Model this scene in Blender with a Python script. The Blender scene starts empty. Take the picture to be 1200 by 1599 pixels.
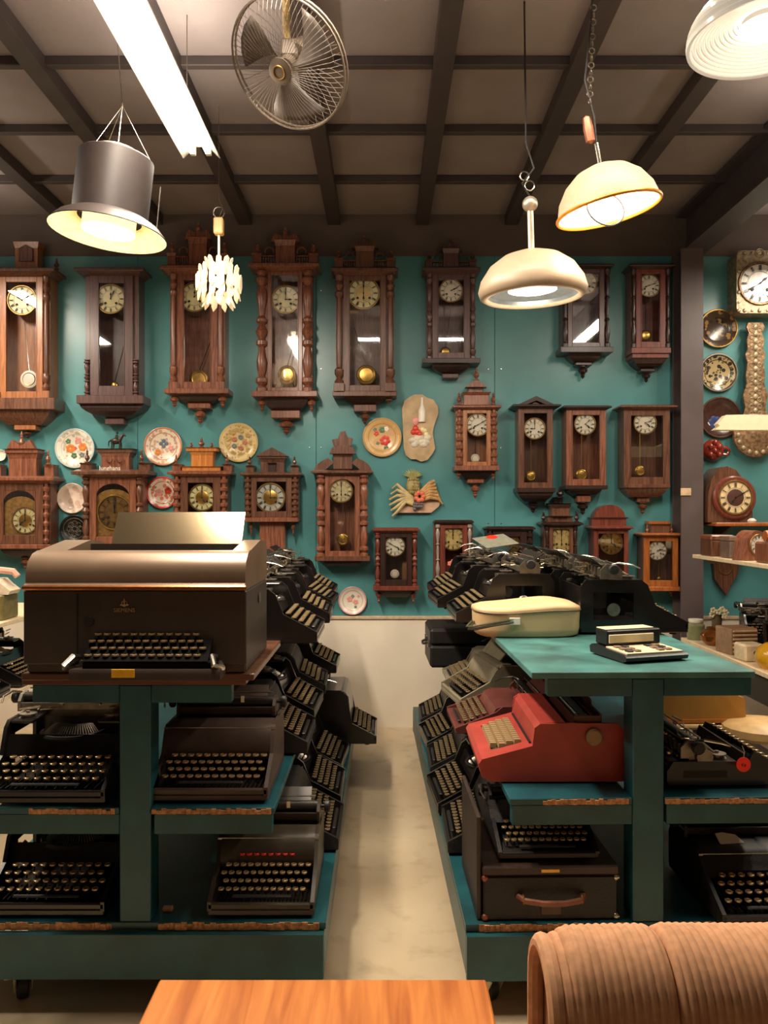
import bpy, bmesh, math, random
from mathutils import Vector, Matrix, Euler
random.seed(7)
PI = math.pi
SC = bpy.context.scene
COL = SC.collection
# ------------------------------------------------------------------ camera
cam_d = bpy.data.cameras.new('camera')
cam = bpy.data.objects.new('camera', cam_d)
COL.objects.link(cam)
cam.location = (0, 0, 1.5)
cam.rotation_euler = (PI / 2, 0, 0)
cam_d.sensor_fit = 'VERTICAL'
cam_d.sensor_height = 24.0
cam_d.lens = 24.0 * 1250 / 1599
cam_d.clip_start = 0.05
SC.camera = cam
# ------------------------------------------------------------------ world, light, exposure
w = bpy.data.worlds.new('world')
SC.world = w
w.use_nodes = True
bg = w.node_tree.nodes['Background']
bg.inputs[0].default_value = (1.0, 0.80, 0.62, 1)
bg.inputs[1].default_value = 0.12
vs = SC.view_settings
vs.view_transform = 'Standard'
vs.look = 'None'
vs.gamma = 1
vs.use_curve_mapping = False
vs.exposure = 0.0
WARM = (1.0, 0.82, 0.64)
def lamp(kind, name, loc, energy, color=WARM, rot=(0, 0, 0), parent=None, **kw):
    d = bpy.data.lights.new(name, kind)
    d.energy = energy
    d.color = color
    for k, v in kw.items(): setattr(d, k, v)
    o = bpy.data.objects.new(name, d)
    COL.objects.link(o)
    o.location = loc
    o.rotation_euler = rot
    if parent: o.parent = parent
    return o
# unseen area lights added to fill the room from above, behind and both sides
ADDED_LIGHTS = [((.45, 2.66, 3.28), 36, PI / 2), ((1.95, 2.9, 3.2), 48, 0), ((2.75, 4.4, 3.15), 44, 0), ((-2.75, 4.0, 3.15), 88, 0), ((-.2, -.9, 3.15), 4, 0)]
for p, e, rz in ADDED_LIGHTS:   # a downward fill for the room and a weaker upward one for the ceiling
    lamp('AREA', 'added_area_light', p, e, (1, .86, .70), (0, 0, rz), shape='RECTANGLE', size=.12, size_y=1.9)
    lamp('AREA', 'added_area_light', (p[0], p[1], p[2] + .05), e * .17, (1, .86, .72), (PI, 0, rz), shape='RECTANGLE', size=.12, size_y=1.9)
# ------------------------------------------------------------------ materials
def lin(c):
    return tuple(((x / 255) / 12.92 if x / 255 <= .04045 else ((x / 255 + .055) / 1.055) ** 2.4) for x in c) + (1,)
MATS = {}
def mat(name, rgb, rough=.5, metal=0., noise=.12, scale=30., bump=0., coat=0., spec=.5, emit=None, es=0., stretch=(1, 1, 1)):
    if name in MATS: return MATS[name]
    m = bpy.data.materials.new(name); m.use_nodes = True
    nt = m.node_tree; b = nt.nodes['Principled BSDF']
    b.inputs['Roughness'].default_value = rough
    b.inputs['Metallic'].default_value = metal
    b.inputs['Specular IOR Level'].default_value = spec
    b.inputs['Coat Weight'].default_value = coat
    b.inputs['Coat Roughness'].default_value = .15
    c = lin(rgb)
    if noise > 0 or bump > 0:
        tc = nt.nodes.new('ShaderNodeTexCoord'); mp = nt.nodes.new('ShaderNodeMapping')
        mp.inputs['Scale'].default_value = stretch
        nz = nt.nodes.new('ShaderNodeTexNoise'); nz.inputs['Scale'].default_value = scale; nz.inputs['Detail'].default_value = 4
        nt.links.new(tc.outputs['Object'], mp.inputs[0]); nt.links.new(mp.outputs[0], nz.inputs['Vector'])
        cr = nt.nodes.new('ShaderNodeValToRGB')
        cr.color_ramp.elements[0].position = .3; cr.color_ramp.elements[1].position = .7
        cr.color_ramp.elements[0].color = tuple(max(0, x * (1 - noise * 1.6)) for x in c[:3]) + (1,)
        cr.color_ramp.elements[1].color = tuple(min(1, x * (1 + noise * 1.6)) for x in c[:3]) + (1,)
        nt.links.new(nz.outputs['Fac'], cr.inputs[0]); nt.links.new(cr.outputs[0], b.inputs['Base Color'])
        if bump > 0:
            bp = nt.nodes.new('ShaderNodeBump'); bp.inputs['Strength'].default_value = bump; bp.inputs['Distance'].default_value = .004
            nt.links.new(nz.outputs['Fac'], bp.inputs['Height']); nt.links.new(bp.outputs[0], b.inputs['Normal'])
    else:
        b.inputs['Base Color'].default_value = c
    if emit:
        b.inputs['Emission Color'].default_value = lin(emit); b.inputs['Emission Strength'].default_value = es
    MATS[name] = m
    return m
def wood(name, a, b_, rough=.35, axis='Z', sc=14., coat=.25):
    if name in MATS: return MATS[name]
    m = bpy.data.materials.new(name); m.use_nodes = True
    nt = m.node_tree; b = nt.nodes['Principled BSDF']
    b.inputs['Roughness'].default_value = rough; b.inputs['Coat Weight'].default_value = coat; b.inputs['Coat Roughness'].default_value = .2
    tc = nt.nodes.new('ShaderNodeTexCoord'); mp = nt.nodes.new('ShaderNodeMapping')
    s = {'Z': (6, 6, .5), 'X': (.5, 6, 6), 'Y': (6, .5, 6)}[axis]
    mp.inputs['Scale'].default_value = s
    nz = nt.nodes.new('ShaderNodeTexNoise'); nz.inputs['Scale'].default_value = sc; nz.inputs['Detail'].default_value = 6; nz.inputs['Distortion'].default_value = .6
    cr = nt.nodes.new('ShaderNodeValToRGB'); cr.color_ramp.elements[0].position = .34; cr.color_ramp.elements[1].position = .66
    cr.color_ramp.elements[0].color = lin(a); cr.color_ramp.elements[1].color = lin(b_)
    bp = nt.nodes.new('ShaderNodeBump'); bp.inputs['Strength'].default_value = .15; bp.inputs['Distance'].default_value = .002
    L = nt.links
    L.new(tc.outputs['Object'], mp.inputs[0]); L.new(mp.outputs[0], nz.inputs['Vector']); L.new(nz.outputs['Fac'], cr.inputs[0])
    L.new(cr.outputs[0], b.inputs['Base Color']); L.new(nz.outputs['Fac'], bp.inputs['Height']); L.new(bp.outputs[0], b.inputs['Normal'])
    MATS[name] = m
    return m
def glass(name, tint=(1, 1, 1), refl=.12, rough=.03):
    if name in MATS: return MATS[name]
    m = bpy.data.materials.new(name); m.use_nodes = True
    nt = m.node_tree; nt.nodes.clear()
    out = nt.nodes.new('ShaderNodeOutputMaterial'); mx = nt.nodes.new('ShaderNodeMixShader')
    t = nt.nodes.new('ShaderNodeBsdfTransparent'); g = nt.nodes.new('ShaderNodeBsdfGlossy'); lw = nt.nodes.new('ShaderNodeLayerWeight')
    lw.inputs[0].default_value = .35
    mt = nt.nodes.new('ShaderNodeMath'); mt.operation = 'MULTIPLY_ADD'; mt.inputs[1].default_value = .6; mt.inputs[2].default_value = refl * .5
    t.inputs[0].default_value = tuple(tint) + (1,); g.inputs['Roughness'].default_value = rough
    nt.links.new(lw.outputs['Fresnel'], mt.inputs[0]); nt.links.new(mt.outputs[0], mx.inputs[0])
    nt.links.new(t.outputs[0], mx.inputs[1]); nt.links.new(g.outputs[0], mx.inputs[2]); nt.links.new(mx.outputs[0], out.inputs[0])
    MATS[name] = m
    return m
def pattern(name, base, cols, rough=.25, scale=22., rim=None, R=.13, center=None):
    """glazed ware with a printed pattern: blotches of colour on a ground, a rim band and a middle"""
    if name in MATS: return MATS[name]
    m = bpy.data.materials.new(name); m.use_nodes = True
    nt = m.node_tree; b = nt.nodes['Principled BSDF']; b.inputs['Roughness'].default_value = rough
    L = nt.links
    tc = nt.nodes.new('ShaderNodeTexCoord')
    last = None
    def rgb(c):
        n = nt.nodes.new('ShaderNodeRGB'); n.outputs[0].default_value = lin(c); return n.outputs[0]
    last = rgb(base)
    for i, c in enumerate(cols):
        vo = nt.nodes.new('ShaderNodeTexVoronoi'); vo.inputs['Scale'].default_value = scale * (1 + .35 * i); 
        mp = nt.nodes.new('ShaderNodeMapping'); mp.inputs['Location'].default_value = (i * 3.1, i * 1.7, i * .9)
        L.new(tc.outputs['Object'], mp.inputs[0]); L.new(mp.outputs[0], vo.inputs['Vector'])
        lt = nt.nodes.new('ShaderNodeMath'); lt.operation = 'LESS_THAN'; lt.inputs[1].default_value = .33 - .03 * i
        L.new(vo.outputs['Distance'], lt.inputs[0])
        mx = nt.nodes.new('ShaderNodeMix'); mx.data_type = 'RGBA'
        L.new(lt.outputs[0], mx.inputs['Factor']); L.new(last, mx.inputs['A']); L.new(rgb(c), mx.inputs['B']); last = mx.outputs['Result']
    sx = nt.nodes.new('ShaderNodeSeparateXYZ'); L.new(tc.outputs['Object'], sx.inputs[0])
    cb = nt.nodes.new('ShaderNodeCombineXYZ'); L.new(sx.outputs[0], cb.inputs[0]); L.new(sx.outputs[2], cb.inputs[2])
    ln = nt.nodes.new('ShaderNodeVectorMath'); ln.operation = 'LENGTH'; L.new(cb.outputs[0], ln.inputs[0])
    def band(lo, hi, c, last):
        a = nt.nodes.new('ShaderNodeMath'); a.operation = 'GREATER_THAN'; a.inputs[1].default_value = lo; L.new(ln.outputs['Value'], a.inputs[0])
        d = nt.nodes.new('ShaderNodeMath'); d.operation = 'LESS_THAN'; d.inputs[1].default_value = hi; L.new(ln.outputs['Value'], d.inputs[0])
        e = nt.nodes.new('ShaderNodeMath'); e.operation = 'MULTIPLY'; L.new(a.outputs[0], e.inputs[0]); L.new(d.outputs[0], e.inputs[1])
        mx = nt.nodes.new('ShaderNodeMix'); mx.data_type = 'RGBA'
        L.new(e.outputs[0], mx.inputs['Factor']); L.new(last, mx.inputs['A']); L.new(rgb(c), mx.inputs['B'])
        return mx.outputs['Result']
    if rim: last = band(R * .9, R * 2, rim, last); last = band(R * .68, R * .72, rim, last)
    if center: last = band(-1, R * .35, center, last)
    L.new(last, b.inputs['Base Color'])
    MATS[name] = m
    return m
# ------------------------------------------------------------------ mesh builder
class MB:
    def __init__(s): s.v = []; s.f = []; s.mi = []; s.m = 0
    def face(s, idx): s.f.append(tuple(idx)); s.mi.append(s.m)
    def add(s, vs_, fs):
        n = len(s.v); s.v += [tuple(p) for p in vs_]
        for f in fs: s.face([i + n for i in f])
        return s
    def box(s, x0, x1, y0, y1, z0, z1, c=0.):
        if c <= 0:
            return s.add([(x, y, z) for x in (x0, x1) for y in (y0, y1) for z in (z0, z1)],
                         [(0, 1, 3, 2), (4, 6, 7, 5), (0, 4, 5, 1), (2, 3, 7, 6), (0, 2, 6, 4), (1, 5, 7, 3)])
        lo = (x0, y0, z0); hi = (x1, y1, z1)
        c = min(c, (x1 - x0) * .45, (y1 - y0) * .45, (z1 - z0) * .45)
        vs_ = []; ix = {}
        for sg in [(a, b, d) for a in (0, 1) for b in (0, 1) for d in (0, 1)]:
            for ax in range(3):
                p = [(hi[i] if sg[i] else lo[i]) for i in range(3)]
                for i in range(3):
                    if i != ax: p[i] += -c if sg[i] else c
                ix[(sg, ax)] = len(vs_); vs_.append(p)
        fs = []
        for ax in range(3):
            o = [i for i in range(3) if i != ax]
            for sv in (0, 1):
                q = []
                for a, b in ((0, 0), (1, 0), (1, 1), (0, 1)):
                    sg = [0, 0, 0]; sg[ax] = sv; sg[o[0]] = a; sg[o[1]] = b
                    q.append(ix[(tuple(sg), ax)])
                fs.append(q)
            for a in (0, 1):
                for b in (0, 1):
                    q = []
                    for e in (0, 1):
                        sg = [0, 0, 0]; sg[ax] = e; sg[o[0]] = a; sg[o[1]] = b
                        q += [ix[(tuple(sg), o[0])], ix[(tuple(sg), o[1])]] if e == 0 else [ix[(tuple(sg), o[1])], ix[(tuple(sg), o[0])]]
                    fs.append(q)
        for sg in [(a, b, d) for a in (0, 1) for b in (0, 1) for d in (0, 1)]:
            fs.append([ix[(sg, i)] for i in range(3)])
        return s.add(vs_, fs)
    def cb(s, cx, cy, cz, sx, sy, sz, c=0.):
        return s.box(cx - sx / 2, cx + sx / 2, cy - sy / 2, cy + sy / 2, cz - sz / 2, cz + sz / 2, c)
    def taper(s, z0, z1, hw0, hw1, y0f, y1f, yb=0., cx=0.):
        """block from z0 (half width hw0, front y0f) to z1 (hw1, y1f), back at yb"""
        return s.add([(cx - hw0, yb, z0), (cx + hw0, yb, z0), (cx + hw0, y0f, z0), (cx - hw0, y0f, z0),
                      (cx - hw1, yb, z1), (cx + hw1, yb, z1), (cx + hw1, y1f, z1), (cx - hw1, y1f, z1)],
                     [(0, 1, 2, 3), (4, 7, 6, 5), (0, 4, 5, 1), (1, 5, 6, 2), (2, 6, 7, 3), (3, 7, 4, 0)])
    def prism(s, pts, a0, a1, axis='y'):
        """polygon pts extruded along an axis; pts are the two other coordinates in x,y,z order"""
        n = len(pts)
        def P3(p, a): return {'y': (p[0], a, p[1]), 'x': (a, p[0], p[1]), 'z': (p[0], p[1], a)}[axis]
        return s.add([P3(p, a0) for p in pts] + [P3(p, a1) for p in pts],
                     [tuple(range(n)), tuple(range(2 * n - 1, n - 1, -1))] + [(i, (i + 1) % n, n + (i + 1) % n, n + i) for i in range(n)])
    def lathe(s, prof, o=(0, 0, 0), n=12, axis='z', cap=True, sx=1., a0=0., a1=2 * PI):
        """prof: (radius, height) list"""
        full = abs(a1 - a0 - 2 * PI) < 1e-6
        k = n if full else n + 1
        vs_ = []
        for r, h in prof:
            for i in range(k):
                a = a0 + (a1 - a0) * i / n
                x, y = r * math.cos(a) * sx, r * math.sin(a)
                p = {'z': (x, y, h), 'y': (x, h, y), 'x': (h, x, y)}[axis]
                vs_.append((p[0] + o[0], p[1] + o[1], p[2] + o[2]))
        fs = []
        for j in range(len(prof) - 1):
            for i in range(n if full else n):
                i2 = (i + 1) % k
                fs.append((j * k + i, j * k + i2, (j + 1) * k + i2, (j + 1) * k + i))
        if cap and full:
            if prof[0][0] > 1e-5: fs.append(tuple(range(k)))
            if prof[-1][0] > 1e-5: fs.append(tuple(range((len(prof) - 1) * k, len(prof) * k)))
        return s.add(vs_, fs)
    def tube(s, pts, r, n=6, r2=None):
        pts = [Vector(p) for p in pts]; m = len(pts); vs_ = []
        up = None
        for j, p in enumerate(pts):
            d = (pts[min(j + 1, m - 1)] - pts[max(j - 1, 0)]).normalized()
            if up is None: up = Vector((0, 0, 1)) if abs(d.z) < .9 else Vector((1, 0, 0))
            a = d.cross(up).normalized(); b = a.cross(d).normalized(); up = b
            rr = r if r2 is None else r + (r2 - r) * j / (m - 1)
            for i in range(n):
                t = 2 * PI * i / n
                vs_.append(p + a * math.cos(t) * rr + b * math.sin(t) * rr)
        fs = [(j * n + i, j * n + (i + 1) % n, (j + 1) * n + (i + 1) % n, (j + 1) * n + i) for j in range(m - 1) for i in range(n)]
        fs += [tuple(range(n)), tuple(range((m - 1) * n, m * n))]
        return s.add(vs_, fs)
    def ring(s, c, R, r, n=24, k=6, axis='y', a0=0, a1=2 * PI):
        pts = []
        full = abs(a1 - a0 - 2 * PI) < 1e-6
        vs_ = []; N = n if full else n + 1
        for i in range(N):
            a = a0 + (a1 - a0) * i / n
            for j in range(k):
                t = 2 * PI * j / k
                q = R + r * math.cos(t); h = r * math.sin(t)
                x, y = q * math.cos(a), q * math.sin(a)
                p = {'z': (x, y, h), 'y': (x, h, y), 'x': (h, x, y)}[axis]
                vs_.append((p[0] + c[0], p[1] + c[1], p[2] + c[2]))
        fs = [(i * k + j, i * k + (j + 1) % k, ((i + 1) % N) * k + (j + 1) % k, ((i + 1) % N) * k + j) for i in range(n) for j in range(k)]
        return s.add(vs_, fs)
    def ball(s, c, r, n=8, k=6, sx=1, sy=1, sz=1):
        vs_ = []
        for j in range(k + 1):
            t = PI * j / k
            for i in range(n):
                a = 2 * PI * i / n
                vs_.append((c[0] + r * sx * math.sin(t) * math.cos(a), c[1] + r * sy * math.sin(t) * math.sin(a), c[2] + r * sz * math.cos(t)))
        fs = [(j * n + i, j * n + (i + 1) % n, (j + 1) * n + (i + 1) % n, (j + 1) * n + i) for j in range(k) for i in range(n)]
        return s.add(vs_, fs)
    def xf(s, M, start=0):
        for i in range(start, len(s.v)): s.v[i] = tuple(M @ Vector(s.v[i]))
        return s
    def build(s, name, mats, parent=None, smooth=35, loc=None, rot=None, kind=None):
        me = bpy.data.meshes.new(name)
        bm = bmesh.new()
        vv = [bm.verts.new(p) for p in s.v]
        for f, mi in zip(s.f, s.mi):
            try:
                fa = bm.faces.new([vv[i] for i in f]); fa.material_index = mi
            except ValueError: pass
        bmesh.ops.remove_doubles(bm, verts=bm.verts[:], dist=1e-5)
        bmesh.ops.recalc_face_normals(bm, faces=bm.faces[:])
        bm.to_mesh(me); bm.free()
        for m in (mats if isinstance(mats, (list, tuple)) else [mats]): me.materials.append(m)
        if smooth:
            me.shade_smooth(); me.set_sharp_from_angle(angle=math.radians(smooth))
        o = bpy.data.objects.new(name, me); COL.objects.link(o)
        if parent: o.parent = parent
        if loc: o.location = loc
        if rot: o.rotation_euler = rot
        if kind: o['kind'] = kind
        return o
def tag(o, label, cat, group=None):
    o['label'] = label; o['category'] = cat
    if group: o['group'] = group
    return o
def thing(name, label, cat, loc=(0, 0, 0), rz=0., group=None, rot=None):
    o = bpy.data.objects.new(name, None); COL.objects.link(o)
    o.empty_display_size = .05
    o.location = loc; o.rotation_euler = rot if rot else (0, 0, rz)
    return tag(o, label, cat, group)
def children(o): return KIDS.get(o.name, [])
def dup(root, loc, rz=0., label=None, group=None, scale=None):
    def cp(o, par):
        c = o.copy(); COL.objects.link(c)
        if par: c.parent = par
        for k in [x for x in ALL if x.parent == o]: cp(k, c)
        return c
    ALL = list(COL.objects)
    sub = {}
    r = cp(root, None)
    r.location = loc; r.rotation_euler = (0, 0, rz)
    if label: r['label'] = label
    if group: r['group'] = group
    if scale: r.scale = scale
    return r
def text(s_, size, m, parent, loc, rot, depth=.0008, name='lettering', width=None):
    cu = bpy.data.curves.new('t', 'FONT'); cu.body = s_; cu.size = size; cu.extrude = depth; cu.align_x = 'CENTER'; cu.align_y = 'CENTER'
    cu.resolution_u = 2
    t = bpy.data.objects.new('t', cu); COL.objects.link(t)
    bpy.context.view_layer.update()
    me = bpy.data.meshes.new_from_object(t.evaluated_get(bpy.context.evaluated_depsgraph_get()))
    bpy.data.objects.remove(t); me.materials.clear(); me.materials.append(m)
    o = bpy.data.objects.new(name, me); COL.objects.link(o); o.parent = parent; o.location = loc; o.rotation_euler = rot
    return o
def X_(px, Y): return (px - 600) / 1250 * Y
def Z_(py, Y): return 1.5 - (py - 799.5) / 1250 * Y
# palette
TEAL = mat('teal_gloss_wall_paint', (80, 140, 142), .3, noise=.10, scale=2.2, bump=.05)
CART = mat('teal_cart_paint', (25, 77, 84), .38, noise=.22, scale=6, bump=.08)
CHIP = mat('bare_particle_board', (176, 128, 84), .8, noise=.3, scale=90, bump=.5)
CREAM = mat('cream_wall_paint', (232, 220, 200), .6, noise=.04, scale=3)
BROWNW = mat('brown_wall_paint', (92, 80, 72), .7, noise=.08, scale=4)
CEILP = mat('taupe_ceiling_board', (138, 128, 125), .75, noise=.07, scale=3)
BEAM = mat('dark_brown_beam_paint', (66, 57, 54), .6, noise=.08, scale=6)
WAL = wood('walnut', (76, 45, 32), (116, 76, 54))
WALR = wood('red_walnut', (100, 56, 40), (146, 92, 66))
DARKW = wood('ebonised_wood', (34, 20, 17), (56, 34, 28))
PLUM = wood('plum_mahogany', (70, 46, 42), (96, 66, 60))
OAKL = wood('light_oak', (136, 82, 48), (172, 114, 70))
OAKO = wood('orange_oak', (142, 74, 30), (176, 104, 48))
RED = wood('red_mahogany', (92, 42, 32), (126, 62, 46))
HONEY = wood('honey_wood', (176, 104, 44), (206, 140, 70))
BRASS = mat('brass', (196, 158, 82), .28, .9, noise=.1)
BRASSD = mat('old_brass', (150, 118, 66), .42, .85, noise=.2)
NICK = mat('nickel', (200, 194, 180), .22, .95, noise=.05)
STEEL = mat('dull_steel', (140, 132, 120), .38, .85, noise=.15)
BLACK = mat('black_lacquer', (22, 19, 18), .28, noise=.2, scale=12, coat=.3)
BLACKM = mat('black_crinkle_paint', (30, 26, 24), .5, noise=.3, scale=120, bump=.2)
INK = mat('black_ink', (18, 15, 13), .6, noise=0)
RUB = mat('black_rubber', (24, 23, 22), .6, noise=.1)
GLS = glass('clock_glass', refl=.10)
WHITE = mat('white_enamel', (236, 230, 214), .3, noise=.03)
DCREAM = mat('cream_dial', (240, 230, 172), .35, noise=.05)
DWHITE = mat('white_dial', (236, 228, 206), .35, noise=.04)
DYEL = mat('aged_yellow_dial', (216, 190, 122), .4, noise=.12)
DSIL = mat('silvered_dial', (206, 204, 190), .35, .2, noise=.06)
# ================================================================== the room
def struct(mb, name, m, parent=None, smooth=35):
    o = mb.build(name, m, parent, smooth)
    if not parent: o['kind'] = 'structure'
    return o
RX0, RX1, RY0, RY1, HC = -3.3, 3.5, -3.2, 5.6, 3.58
def floor_mat():
    m = bpy.data.materials.new('worn_cream_concrete'); m.use_nodes = True
    nt = m.node_tree; b = nt.nodes['Principled BSDF']; L = nt.links
    tc = nt.nodes.new('ShaderNodeTexCoord')
    n1 = nt.nodes.new('ShaderNodeTexNoise'); n1.inputs['Scale'].default_value = 1.3; n1.inputs['Detail'].default_value = 6
    n2 = nt.nodes.new('ShaderNodeTexNoise'); n2.inputs['Scale'].default_value = 9; n2.inputs['Detail'].default_value = 8
    for n in (n1, n2): L.new(tc.outputs['Object'], n.inputs['Vector'])
    c1 = nt.nodes.new('ShaderNodeValToRGB'); c1.color_ramp.elements[0].color = lin((184, 163, 132)); c1.color_ramp.elements[1].color = lin((208, 190, 158))
    c1.color_ramp.elements[0].position = .35; c1.color_ramp.elements[1].position = .65
    c2 = nt.nodes.new('ShaderNodeValToRGB'); c2.color_ramp.elements[0].color = (.62, .58, .52, 1); c2.color_ramp.elements[1].color = (1, 1, 1, 1)
    c2.color_ramp.elements[0].position = .3; c2.color_ramp.elements[1].position = .45
    L.new(n1.outputs['Fac'], c1.inputs[0]); L.new(n2.outputs['Fac'], c2.inputs[0])
    mx = nt.nodes.new('ShaderNodeMix'); mx.data_type = 'RGBA'; mx.blend_type = 'MULTIPLY'; mx.inputs['Factor'].default_value = .5
    L.new(c1.outputs[0], mx.inputs['A']); L.new(c2.outputs[0], mx.inputs['B']); L.new(mx.outputs['Result'], b.inputs['Base Color'])
    b.inputs['Roughness'].default_value = .42
    return m
struct(MB().box(RX0, RX1, RY0, RY1, -.1, 0), 'floor', floor_mat())
# back wall: dark band on top, teal boards with open joints, cream dado below
wb = struct(MB().box(RX0, RX1, RY1 + .012, RY1 + .12, -.1, HC + .1), 'wall_back', mat('wall_joint_dark', (16, 40, 40), .8, noise=0))  # dark teal backing seen through the open joints
seams = [RX0, -1.725, -.475, .775, 2.15, RX1]
for i in range(5):
    MB().box(seams[i] + .0015, seams[i + 1] - .0015, RY1, RY1 + .012, .77, 3.29, .0012).build('wall_panel', TEAL, wb)
MB().box(RX0, RX1, RY1 - .004, RY1 + .012, 3.29, HC).build('upper_wall_band', BROWNW, wb)
MB().box(RX0, RX1, RY1 - .018, RY1 + .012, 0, .752).build('dado', CREAM, wb)
MB().box(RX0, RX1, RY1 - .03, RY1 + .012, .752, .774, .004).build('dado_cap', mat('dado_cap_paint', (196, 170, 140), .6), wb)
scr = MB()
for sx in (-1.68, -.52, -.44, .73, .82, 2.02):
    for sz in (.95, 1.42, 1.95, 2.5, 3.05):
        scr.lathe([(.0001, -.0025), (.005, -.002), (.006, 0)], (sx, RY1, sz), 8, 'y')
scr.build('panel_screws', NICK, wb, kind='stuff')
struct(MB().box(RX0 - .12, RX0, RY0, RY1, -.1, HC + .1), 'wall_left', BROWNW)
struct(MB().box(RX1, RX1 + .12, RY0, RY1, -.1, HC + .1), 'wall_right', BROWNW)
struct(MB().box(RX0 - .12, RX1 + .12, RY0 - .12, RY0, -.1, HC + .1), 'wall_front', BROWNW)
ceil = struct(MB().box(RX0, RX1, RY0, RY1, HC + .012, HC + .1), 'ceiling', BEAM)
bx = [-.35 + .62 * k for k in range(-5, 7)]
by = [RY1 - .645 * k for k in range(0, 14)]
xs = [RX0] + [x for x in bx if RX0 < x < RX1] + [RX1]
pm = None
for i in range(len(xs) - 1):
    for j in range(len(by) - 1):
        if by[j] < RY0 + .1: continue
        y1, y0 = by[j], max(by[j + 1], RY0)
        MB().box(xs[i] + .002, xs[i + 1] - .002, y0 + .002, y1 - .002, HC, HC + .012, .002).build('ceiling_panel', CEILP, ceil)
n = 1
for y in by[1:]:
    if y < RY0 + .05: continue
    struct(MB().box(RX0, RX1, y - .02, y + .02, HC - .045, HC - .001, .003), 'trim_%d' % n, BEAM); n += 1
for x in xs[1:-1]:
    if x > 1.9 and x < 2.3: continue
    struct(MB().box(x - .045, x + .045, RY0, RY1 - .005, HC - .075, HC - .001, .003), 'trim_%d' % n, BEAM); n += 1
# steel column and the roof girder it carries
def ibeam(mb, a0, a1, axis, cx, cz, w_, h, t=.014):
    P = [(-w_/2, -h/2), (w_/2, -h/2), (w_/2, -h/2+t), (t/2, -h/2+t), (t/2, h/2-t), (w_/2, h/2-t), (w_/2, h/2), (-w_/2, h/2), (-w_/2, h/2-t), (-t/2, h/2-t), (-t/2, -h/2+t), (-w_/2, -h/2+t)]
    return mb.prism([(p[0] + cx, p[1] + cz) for p in P], a0, a1, axis)
GREY = mat('grey_brown_steel_paint', (88, 77, 76), .38, noise=.08, scale=5)
st = ibeam(MB(), 0, 3.275, 'z', 2.075, 5.47, .15, .17).build('steel_column', GREY)
tag(st, 'grey brown painted steel column standing against the teal wall', 'column')
MB().box(-.035 + 2.03, .035 + 2.03, 5.376, 5.385, 1.61, 1.66, .002).build('label_plate', [mat('paper_label', (206, 176, 140), .6)], st)
gd = ibeam(MB(), RY0, RY1 - .01, 'y', 2.12, 3.42, .17, .29).build('roof_girder', mat('dark_girder_paint', (74, 66, 66), .5, noise=.08))
tag(gd, 'dark steel roof girder running overhead on top of the column', 'beam')
# ================================================================== clocks
KF = 5.45 / 1250
def prof_col(style, h, r):
    """turned column profile: (radius, height)"""
    if style == 'shaft':
        q = [(1, 0), (1, .03), (.7, .04), (1, .06), (1.25, .09), (.6, .12), (1.2, .15), (1.2, .19), (.65, .21), (.75, .24), (.8, .5), (.7, .76), (.65, .8), (1.15, .82), (1.15, .85), (.6, .87), (1.25, .91), (.7, .95), (1.1, .97), (1.1, 1)]
    elif style == 'turned':
        q = [(1.1, 0), (1.1, .03), (.6, .05), (1.2, .08), (1.2, .11), (.6, .13), (.9, .18), (1.05, .25), (.7, .33), (.55, .37), (1.1, .39), (1.1, .42), (.6, .44), (1.25, .5), (.6, .56), (1.1, .58), (1.1, .6), (.55, .63), (.75, .7), (1.05, .78), (.9, .85), (.55, .88), (1.2, .91), (1.2, .94), (.7, .96), (1.1, .98), (1.1, 1)]
    elif style == 'ladder':
        q = []
        for i in range(7): q += [(.65, i / 7), (1.2, i / 7 + .03), (1.25, i / 7 + .07), (.65, i / 7 + .1)]
        q.append((.65, 1))
    else:  # slim vase
        q = [(1.2, 0), (1.2, .05), (.6, .07), (.9, .14), (1.1, .2), (.5, .3), (.45, .34), (1, .36), (.5, .38), (.75, .5), (.5, .62), (1, .64), (.5, .66), (.55, .7), (1.1, .84), (.6, .92), (1.2, .95), (1.2, 1)]
    return [(a * r, b * h) for a, b in q]
def finial_prof(h, r, up=True):
    q = [(.9, 0), (.9, .06), (.4, .1), (.5, .16), (1, .32), (.85, .48), (.35, .58), (.55, .64), (.3, .7), (.45, .8), (.25, .9), (.02, 1)]
    return [(a * r, (b if up else -b) * h) for a, b in q]
NUM = {1: 'I', 2: 'II', 3: 'III', 4: 'IIII', 5: 'V', 6: 'VI', 7: 'VII', 8: 'VIII', 9: 'IX', 10: 'X', 11: 'XI', 12: 'XII'}
def stroke(mb, x0, z0, x1, z1, w_, y0, y1):
    d = Vector((x1 - x0, z1 - z0)); d.normalize(); nx, nz = -d.y * w_ / 2, d.x * w_ / 2
    mb.prism([(x0 + nx, z0 + nz), (x1 + nx, z1 + nz), (x1 - nx, z1 - nz), (x0 - nx, z0 - nz)], y0, y1, 'y')
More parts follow.
